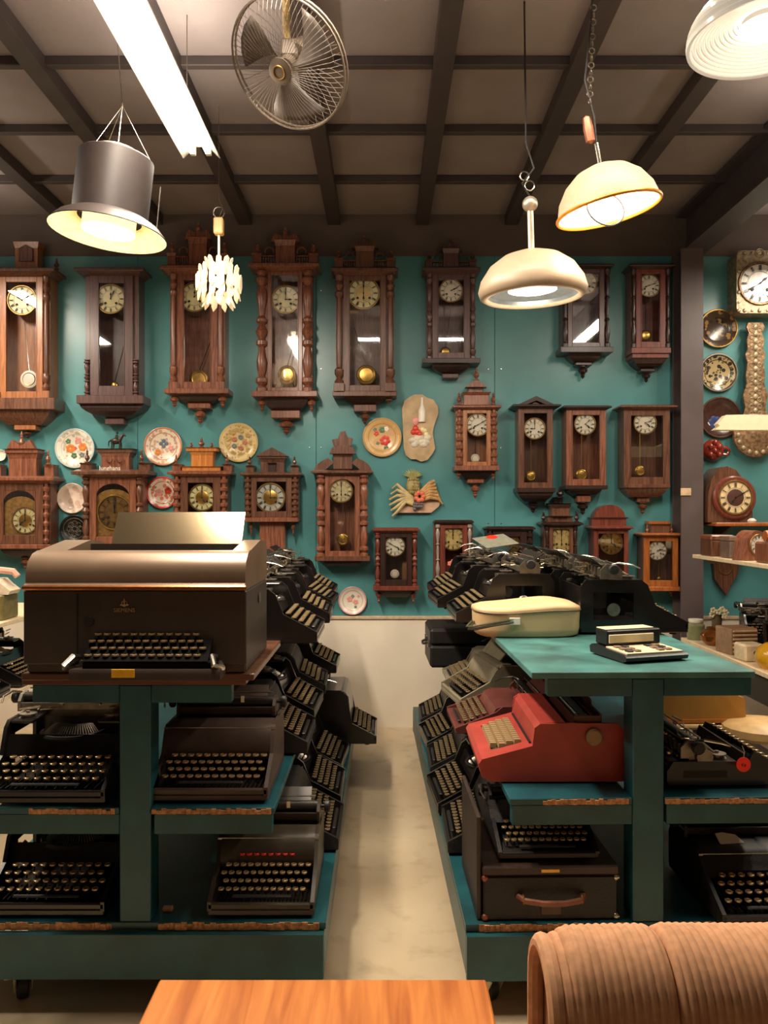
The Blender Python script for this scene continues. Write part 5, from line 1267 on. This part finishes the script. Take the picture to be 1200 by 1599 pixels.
# glass petal pendant
l2 = thing('pendant_lamp', 'small pendant lamp of pale glass petals with a wooden socket', 'lamp', (X_(342, 4.1), 4.1, Z_(440, 4.1)))
PET = emis('petal_glass', (232, 206, 168), .5, .2)
for j in range(5):
    z = .085 - j * .045; R = [.055, .094, .112, .1, .065][j]; n = [9, 13, 15, 13, 9][j]; 
    for i in range(n):
        a = 2 * PI * (i + .5 * (j % 2)) / n
        if i == 0:
            q = MB().prism([(-.013, .028), (0, .04), (.013, .028), (.015, -.02), (0, -.045), (-.015, -.02)], -.003, .003, 'y').build('glass_petal', PET, l2); qd = q.data
        else:
            q = bpy.data.objects.new('glass_petal', qd); COL.objects.link(q); q.parent = l2
        q.location = (R * math.cos(a), R * math.sin(a), z); q.rotation_euler = (math.radians([25, 10, 0, -10, -25][j]), 0, a + PI / 2 + (.15 if i % 2 else -.15))
MB().ball((0, 0, 0), .03, 12, 8).build('bulb', emis('petal_bulb', (255, 246, 230), 8), l2)
MB().lathe([(.0001, .12), (.012, .12), (.012, .1), (.0001, .1)], (0, 0, 0), 10).tube([(0, 0, .03), (0, 0, .24)], .006, 8).build('stem', WHITE, l2)
MB().box(-.024, .024, -.024, .024, .24, .325, .006).build('wooden_socket', mat('pale_wood_socket', (224, 180, 120), .5), l2)
MB().ring((0, 0, .355), .028, .003, 16, 5).build('hook', NICK, l2)
cable(l2, [(0, 0, .325), (.02, 0, .38), (0, 0, .42), (.0, 0, HC - .002 - Z_(440, 4.1))], .0015)
lamp('POINT', 'bulb_light', (0, 0, 0), 3, WARM, (0, 0, 0), l2, shadow_soft_size=.03)
# white mushroom pendant
l3 = thing('pendant_lamp', 'cream mushroom shaped pendant lamp with a round opening and steel rod', 'lamp', (X_(832, 3.3), 3.3, Z_(455, 3.3)), rot=(math.radians(2), math.radians(-2), 0))
CRL = mat('cream_lamp_enamel', (168, 148, 124), .4, noise=.03)
MB().lathe([(.02, .165), (.06, .16), (.12, .14), (.175, .1), (.212, .045), (.223, .005), (.216, -.02), (.2, -.03), (.186, -.026), (.184, -.015)], (0, 0, 0), 48, cap=False).build('dome', CRL, l3, 70)
MB().lathe([(.184, -.016), (.178, -.002), (.12, .012), (.1, .004)], (0, 0, 0), 40, cap=False).build('inner_ring', mat('blue_grey_ring', (110, 120, 124), .3, .4), l3)
MB().lathe([(.0001, -.006), (.07, -.004), (.1, .004)], (0, 0, 0), 40, cap=False).build('diffuser', emis('mushroom_diffuser', (255, 244, 224), 5), l3)
MB().tube([(0, 0, .16), (0, 0, .34)], .013, 14).build('rod', mat('satin_steel_rod', (196, 184, 164), .35, .6), l3)
MB().ball((0, 0, .355), .032, 16, 10).build('ball_joint', mat('satin_steel_rod', (196, 184, 164), .35, .6), l3)
cable(l3, [(0, 0, .385), (-.03, 0, .44), (.02, 0, .5), (-.01, 0, .6), (0, .0, HC - Z_(455, 3.3))], .004, BLACKM)
MB().ring((0, 0, .43), .02, .003, 14, 5).ring((-.02, 0, .47), .018, .003, 14, 5).build('chain_links', NICK, l3)
lamp('POINT', 'bulb_light', (0, 0, -.15), 6, WARM, (0, 0, 0), l3, shadow_soft_size=.06)
# dome pendant with orange rim
l4 = thing('pendant_lamp', 'tilted frosted dome pendant lamp with an orange rim and bare ring inside', 'lamp', (X_(951, 3.05), 3.05, Z_(330, 3.05)), rot=(math.radians(2), math.radians(-11), 0))
MB().lathe([(.015, .172), (.05, .17), (.1, .15), (.145, .112), (.178, .06), (.193, .006)], (0, 0, 0), 48, cap=False).build('dome', mat('frosted_dome', (180, 158, 130), .5, noise=.06, scale=60, emit=(255, 220, 170), es=.06), l4, 70)
MB().lathe([(.19, .006), (.174, .06), (.141, .11), (.097, .146), (.04, .164), (.0001, .166)], (0, 0, 0), 48, cap=False).build('dome_lining', emis('dome_lining', (255, 242, 222), 2.0, .4), l4, 70)
MB().ring((0, 0, .003), .193, .007, 48, 8, 'z').build('orange_rim', mat('amber_rim', (216, 140, 40), .3, .2), l4)
MB().ring((.0, 0, 0), .075, .0035, 28, 6, 'y').build('lamp_ring', mat('lamp_ring_grey', (44, 46, 50), .6), l4, loc=(-.01, 0, .012), rot=(-.3, .1, .2))
MB().tube([(0, 0, .17), (0, 0, .26)], .008, 8).build('stem', NICK, l4)
MB().lathe([(.0001, .26), (.018, .27), (.02, .32), (.014, .36), (.0001, .37)], (-.02, 0, 0), 10).build('copper_weight', mat('copper_weight', (170, 110, 84), .4, .6), l4)
cable(l4, [(0, 0, .26), (.01, 0, .36), (.0, 0, .5), (.06, 0, .7), (.12, 0, HC - Z_(330, 3.05))], .004, BLACKM)
mb = MB()
for i in range(14): mb.ring((.004 + .006 * i, 0, .42 + .026 * i), .011, .0028, 10, 4, 'y' if i % 2 else 'x')
mb.build('chain', STEEL, l4)
lamp('POINT', 'bulb_light', (0, 0, -.03), 8, WARM, (0, 0, 0), l4, shadow_soft_size=.07)
# ribbed glass shade, top right
l5 = thing('pendant_lamp', 'large white ribbed glass pendant lamp cut off by the top right corner', 'lamp', (X_(1196, 2.5), 2.5, Z_(58, 2.5)))
pr = [(.0001, .2), (.03, .2)]
for i in range(14):
    t = i / 13; R = .045 + (.23 - .045) * math.sin(t * PI / 2) ** .9; z = .19 * (1 - t) ** .95 * 1.0
    pr += [(R - .004, z + .008), (R + .004, z + .002)]
pr += [(.232, -.01), (.222, -.008)]
RG = bpy.data.materials.new('ribbed_glass'); RG.use_nodes = True
b_ = RG.node_tree.nodes['Principled BSDF']; b_.inputs['Base Color'].default_value = lin((170, 164, 152)); b_.inputs['Roughness'].default_value = .15; b_.inputs['Emission Color'].default_value = lin((255, 244, 224)); b_.inputs['Emission Strength'].default_value = .3
MB().lathe(pr, (0, 0, 0), 56, cap=False).build('ribbed_shade', RG, l5, 25)
mb = MB()
for i in range(12): mb.ring((0, 0, .002 + .005 * i), .222 - .0135 * i, .0058, 48, 6, 'z')
mb.build('inner_ribs', emis('inner_ribs', (255, 246, 232), .35, .2), l5, 25)
MB().lathe([(.0001, .05), (.05, .045), (.08, .03)], (0, 0, 0), 40, cap=False).build('inner_diffuser', emis('ribbed_inner', (255, 246, 232), 2.2), l5)
cable(l5, [(0, 0, .2), (0, 0, HC - Z_(58, 2.5))], .004, WHITE)
lamp('POINT', 'bulb_light', (0, 0, -.12), 1.2, WARM, (0, 0, 0), l5, shadow_soft_size=.1)
# ================================================================== ceiling fan in a cage
fn = thing('cage_fan', 'cream orbit fan in a round wire cage hanging from the ceiling', 'fan', (X_(452, 2.9), 2.9, Z_(100, 2.9)), rot=(0, 0, 0))
FC = mat('aged_cream_metal', (112, 99, 85), .45, .05, noise=.06)
hd = thing_part('fan_head', fn); hd.rotation_euler = Vector((.37, .60, .70)).to_track_quat('Y', 'Z').to_euler()
# head axis: local -y faces the camera side/down
R = .225
mb = MB()
for s in (-1, 1):
    mb.ring((0, s * .012, 0), R, .0045, 44, 6)
mb.build('cage_rim', FC, hd)
mb = MB()
for i in range(72):
    a = 2 * PI * i / 72; c_, s_ = math.cos(a), math.sin(a)
    mb.tube([(.045 * c_, -.075, .045 * s_), (.12 * c_, -.068, .12 * s_), (.19 * c_, -.045, .19 * s_), (R * c_, -.012, R * s_)], .0009, 3)
mb.build('front_grille', FC, hd, 0, kind='stuff')
mb = MB()
for i in range(36):
    a = 2 * PI * i / 36; c_, s_ = math.cos(a), math.sin(a)
    mb.tube([(.05 * c_, .06, .05 * s_), (.15 * c_, .055, .15 * s_), (R * c_, .012, R * s_)], .0009, 3)
mb.build('rear_grille', FC, hd, 0, kind='stuff')
MB().lathe([(.0001, -.082), (.035, -.08), (.046, -.074), (.046, -.068), (.0001, -.068)], (0, 0, 0), 24, 'y').build('badge', FC, hd)
MB().ring((0, -.083, 0), .022, .003, 20, 5).build('badge_ring', BRASSD, hd)
MB().lathe([(.0001, -.03), (.03, -.03), (.035, .0), (.0001, .01)], (0, 0, 0), 20, 'y').build('hub', FC, hd)
for b_i in range(3):
    mb = MB(); n = 8; vs_ = []
    for i in range(n + 1):
        t = i / n; r_ = .03 + .165 * t; wd_ = .35 + .75 * math.sin(t * PI * .55)
        for j in range(5):
            u_ = (j / 4 - .5); a = 2 * PI * b_i / 3 + u_ * wd_ + .3 * t
            vs_.append((r_ * math.cos(a), -.008 + .05 * u_ * (1 - .3 * t), r_ * math.sin(a)))
    fs = [(i * 5 + j, i * 5 + j + 1, (i + 1) * 5 + j + 1, (i + 1) * 5 + j) for i in range(n) for j in range(4)]
    mb.add(vs_, fs); bl = mb.build('fan_blade', mat('smoky_blade', (86, 77, 71), .4), hd, 60)
    sm_ = bl.modifiers.new('thick', 'SOLIDIFY'); sm_.thickness = .0025
MB().lathe([(.0001, .06), (.05, .06), (.055, .07), (.052, .13), (.03, .15), (.0001, .152)], (0, 0, 0), 20, 'y').build('motor', FC, hd)
mb = MB(); mb.tube([(0, .1, .03), (-.01, .09, .12), (-.01, .06, .2)], .014, 8); 
top = HC - Z_(100, 2.9)
MB().tube([(-.01, .05, .06), (-.02, .07, .2), (-.02, .07, top - .09)], .014, 10).build('down_rod', mat('yellowed_cream', (214, 186, 120), .45), fn)
MB().box(-.07, .09, .02, .14, top - .1, top - .078, .004).build('ceiling_bracket', mat('yellowed_cream', (214, 186, 120), .45), fn)
MB().box(-.035, .03, .0, .09, .03, .1, .01).build('gear_box', FC, fn)
bpy.context.view_layer.update()
# ================================================================== side shelves and what stands on them
SHW = mat('cream_shelf_edge', (232, 210, 172), .45, noise=.06)
def rack(label, xa, xb, ya, yb, levels, post_x, ys):
    r = thing('shelf_rack', label, 'shelf', ((xa + xb) / 2, (ya + yb) / 2, 0))
    cx, cy = (xa + xb) / 2, (ya + yb) / 2
    for z in levels:
        MB().box(xa - cx, xb - cx, ya - cy, yb - cy, z - .022, z, .002).build('shelf', SHW, r)
    top = max(levels) + .25
    for y in ys:
        MB().box(post_x - cx - .018, post_x - cx + .018, y - cy - .018, y - cy + .018, 0, top, .002).build('upright', BEAM, r)
        for z in levels:
            s = 1 if xa < post_x - .3 else -1
            MB().prism([(post_x - cx - s * .018, z - .022), (post_x - cx - s * .018, z - .14), (post_x - cx - s * .1, z - .06), ((xa if s > 0 else xb) - cx + s * .03, z - .045), ((xa if s > 0 else xb) - cx + s * .03, z - .022)], y - cy - .01, y - cy + .01, 'y').build('bracket', STEEL, r)
    return r
rack('pale edged shelf rack along the right wall with clocks and oddments', 1.95, 2.75, 3.0, 5.06, [1.232], 2.77, (3.3, 4.9))
rack('low cream shelf rack on the right behind the teal cart', 1.95, 2.75, 3.0, 5.22, [.685], 2.77, (3.3, 4.9)) if False else None
r2 = thing('low_shelf', 'low cream topped shelf behind the right cart with jars and pots', 'shelf', (2.35, 4.1, 0))
MB().box(-.42, .4, -1.1, 1.1, .66, .685, .002).build('shelf', SHW, r2); MB().box(-.38, .4, -1.08, 1.08, .5, .64, .002).build('drawer_front', mat('dark_cabinet', (40, 34, 30), .5), r2)
for x in (-.36, .36):
    for y in (-1.05, 1.05): MB().box(x - .02, x + .02, y - .02, y + .02, 0, .66, .002).build('leg', BEAM, r2)
MB().box(-.38, -.36, -1.03, 1.03, .25, .27).build('rail', BEAM, r2)
l_ = rack('cream shelf rack along the left edge holding boxes and typewriters', -2.7, -1.93, 2.9, 4.95, [.56, .94], -2.72, (3.2, 4.8))
# left shelf contents
ob = MB().box(-.06, .06, -.09, .09, 0, .13, .006).build('olive_box', mat('olive_tin', (116, 104, 58), .5, noise=.15), loc=(-2.02, 4.2, .9415)); tag(ob, 'olive green box at the left edge behind the big office machine', 'box')
bw = thing('telephone', 'cream and pink telephone standing on the olive box at the left edge', 'telephone', (-2.03, 4.19, 1.073))
MB().prism([(-.09, 0), (-.1, .02), (-.06, .05), (-.03, .08), (.03, .08), (.06, .05), (.1, .02), (.09, 0)], -.06, .06, 'y').build('body', mat('off_white_plastic', (222, 206, 180), .35), bw)
MB().tube([(-.11, 0, .09), (-.09, 0, .115), (.0, 0, .125), (.09, 0, .115), (.11, 0, .09)], .018, 8).build('handset', mat('pale_pink_plastic', (220, 170, 150), .35), bw)
MB().lathe([(.0001, -.067), (.03, -.066), (.034, -.06)], (0, 0, .04), 16, 'y').build('dial', mat('red_plastic', (190, 60, 44), .4), bw)
bw2 = MB().lathe([(.0001, 0), (.05, 0), (.085, .05), (.09, .085), (.085, .085), (.075, .05), (.045, .012), (.0001, .012)], (0, 0, 0), 24).build('cream_bowl', mat('cream_glaze', (230, 214, 176), .3), loc=(-2.08, 3.92, .9415)); tag(bw2, 'cream bowl on the left edge shelf beside the olive box', 'bowl')
for i, y in enumerate((3.45, 3.95, 4.45)):
    dup(A, (-2.14, y, .561), PI / 2, ['nearest', 'second', 'farthest'][i] + ' typewriter on the lower left edge shelf')
wc = MB().box(-.05, .05, -.05, .05, 0, .04, .006).build('white_box', WHITE, loc=(-2.0, 4.72, .5615)); tag(wc, 'small white box at the far end of the lower left shelf', 'box')
# right upper shelf contents
bx_ = thing('wooden_box', 'brown wooden box with brass catch at the far end of the upper right shelf', 'box', (2.03, 4.88, 1.2335))
bx_.scale = (.85, .85, .95)
MB().box(-.08, .08, -.1, .1, 0, .1, .005).build('box_body', WAL, bx_); MB().box(-.083, .083, -.103, .103, .101, .135, .008).build('box_lid', WALR, bx_); MB().box(-.012, .012, -.107, -.103, .08, .12).build('catch', BRASS, bx_)
tx = thing('wooden_box', 'flat taupe box between the wooden box and the white faced clock', 'box', (2.055, 4.665, 1.2335))
tx.scale = (.75, .75, .9)
MB().box(-.09, .07, -.09, .09, 0, .11, .006).build('box_body', mat('taupe_card', (108, 88, 76), .6), tx); MB().box(-.095, .075, -.095, .095, .1105, .14, .004).build('box_lid', mat('taupe_lid', (122, 98, 80), .6), tx)
tc_ = thing('table_clock', 'white faced round clock in a brown curved case on the upper right shelf', 'clock', (2.04, 4.45, 1.2335), .35)
MB().prism([(.07 * math.cos(a * PI / 14), .085 + .08 * math.sin(a * PI / 14)) for a in range(15)] + [(-.085, 0), (.085, 0)], -.05, .05, 'y').build('case', WALR, tc_)
make_dial(tc_, 0, .085, -.054, .056, WHITE, 10, 10, BRASSD, holes=False)
tl = MB().box(-.12, .12, -.14, .14, 0, .11, .01).build('wooden_chest', WALR, loc=(2.1, 4.14, 1.2335)); tag(tl, 'low reddish wooden chest at the right picture edge of the upper shelf', 'chest')
ob2 = thing('wooden_roll', 'long brown wooden roll lying on the reddish chest', 'roll', (2.1, 4.14, 1.3435))
MB().lathe([(.0001, -.13), (.028, -.13), (.032, -.1), (.032, .1), (.028, .13), (.0001, .13)], (0, 0, .0325), 16, 'x').build('roll', OAKO, ob2)
# cream pointed rail
ar = thing('wall_lamp_arm', 'cream rail with a pointed end reaching in from the right edge', 'lamp arm', (2.31, 4.4, 2.0), rot=(0, 0, 0))
CR2 = mat('cream_painted_metal', (236, 222, 188), .35, noise=.03)
MB().prism([(-.5, -.05), (-.475, -.03), (-.485, -.018), (-.44, .03), (-.35, .032), (.45, .025), (.45, -.05), (-.36, -.052)], -.03, .03, 'y').build('arm', CR2, ar)
MB().prism([(-.1, .028), (.0, .08), (.45, .085), (.45, .028)], -.025, .025, 'y').build('arm_head', CR2, ar)
MB().box(.42, .5, -.08, .08, -.12, .12, .005).build('mounting_block', CR2, ar)
MB().tube([(.46, 0, .12), (.46, 0, HC - 2.0 - .02)], .02, 10).build('hanging_rod', STEEL, ar)
# lower right shelf contents
jar = thing('glass_jar', 'greenish glass jar with pale lid at the far end of the low right shelf', 'jar', (1.995, 5.12, .6855))
MB().lathe([(.0001, 0), (.05, 0), (.055, .02), (.055, .09), (.04, .11), (.0001, .112)], (0, 0, 0), 18).build('body', mat('green_grey_glass', (128, 132, 96), .15, noise=.1), jar)
MB().lathe([(.042, .11), (.045, .115), (.045, .13), (.0001, .135)], (0, 0, 0), 18).build('lid', WHITE, jar)
bp_ = thing('brass_pot', 'round copper brown pot with a bright highlight on the low right shelf', 'pot', (2.03, 4.9, .6855))
MB().lathe([(.0001, 0), (.05, 0), (.085, .03), (.09, .06), (.07, .09), (.05, .1), (.055, .108), (.045, .108), (.04, .1)], (0, 0, 0), 22, cap=False).build('body', mat('copper_brown', (150, 92, 44), .22, .75, noise=.15), bp_)
MB().tube([(.085, 0, .05), (.12, 0, .07), (.085, 0, .085)], .007, 8).build('handle', BRASS, bp_)
pf = thing('porcelain_flowers', 'cluster of small pale porcelain flowers behind the copper pot', 'ornament', (2.13, 5.12, .6855))
MB().lathe([(.0001, 0), (.04, 0), (.03, .03), (.03, .1), (.035, .16), (.0001, .16)], (0, 0, 0), 14).build('vase', mat('olive_vase', (92, 80, 56), .4), pf)
for i in range(7):
    a = i * .9; mb = MB()
    for q in range(5): mb.ball((.012 * math.cos(q * 1.256), -.003, .012 * math.sin(q * 1.256)), .009, 6, 4)
    mb.build('flower', mat('pale_cream_petal', (220, 208, 168), .4), pf, loc=(.045 * math.cos(a), .02 * math.sin(a) - .03, .175 + .02 * math.sin(a * 2)))
lv = thing('louvred_box', 'pale brown louvred wooden box in the middle of the low right shelf', 'box', (2.045, 4.63, .6855), .15)
MB().box(-.085, .085, -.07, .09, 0, .15, .006).build('box_body', mat('pale_brown_wood', (150, 118, 90), .5, noise=.12), lv)
for i in range(6): MB().box(-.075, .075, -.082, -.0705, .015 + i * .023, .027 + i * .023, .003).build('slat', mat('pale_slat', (186, 156, 122), .45), lv)
cb2 = thing('cream_box', 'cream box with a small dark knob beside the louvred box', 'box', (2.01, 4.4, .6855), .1)
MB().box(-.06, .06, -.06, .06, 0, .095, .01).build('box_body', mat('cream_box_enamel', (220, 200, 164), .35), cb2); MB().lathe([(.0001, -.072), (.01, -.07), (.012, -.061)], (0, 0, .05), 12, 'y').build('knob', INK, cb2)
sw = typewriter('open', .3, .34, .24, 1.0, BLACK, 'rows', 9, 'black machine standing deep on the low right shelf behind the cream box', (2.36, 4.62, .686), -.4)
sw2 = typewriter('open', .3, .34, .24, 1.1, BLACK, 'rows', 9, 'dark machine at the far end of the low right shelf, almost in shadow', (2.42, 5.02, .686), -.25)
yk = thing('yellow_kettle', 'mustard yellow enamel kettle at the right picture edge', 'kettle', (2.04, 4.17, .6855))
YE = mat('mustard_enamel', (204, 150, 30), .25, noise=.08, coat=.4)
MB().lathe([(.0001, 0), (.07, 0), (.095, .03), (.1, .065), (.085, .105), (.05, .13), (.0001, .138)], (0, 0, 0), 24).build('body', YE, yk)
MB().tube([(.08, 0, .07), (.13, 0, .1), (.15, 0, .13)], .016, 8, .009).build('spout', YE, yk); MB().ball((0, 0, .148), .014, 10, 6).build('lid_knob', BLACKM, yk)
# small label on the cart frame and little parts lying on the shelves
ct = MB().box(0, .03, 0, .02, 0, .012, .002).build('wooden_block', mat('pale_block', (196, 150, 100), .6), loc=(-.685, 2.47, .2655)); tag(ct, 'tiny pale wooden block on the left bottom deck beside the post', 'block')
# ================================================================== groups of repeats
for o in list(COL.objects):
    if o.parent or 'category' not in o: continue
    n_ = o.name.split('.')[0]
    if n_ == 'typewriter': o['group'] = 'typewriters stored on the carts and side shelves'
    elif n_ == 'wall_clock': o['group'] = 'antique clocks hung on the teal wall'
    elif n_ == 'wall_plate': o['group'] = 'decorated plates hung on the teal wall'
    elif n_ == 'pendant_lamp': o['group'] = 'pendant lamps hanging from the ceiling'
    elif n_ == 'typewriter_cart': o['group'] = 'teal carts either side of the aisle'
    assert 4 <= len(o['label'].split()) <= 16, o['label']
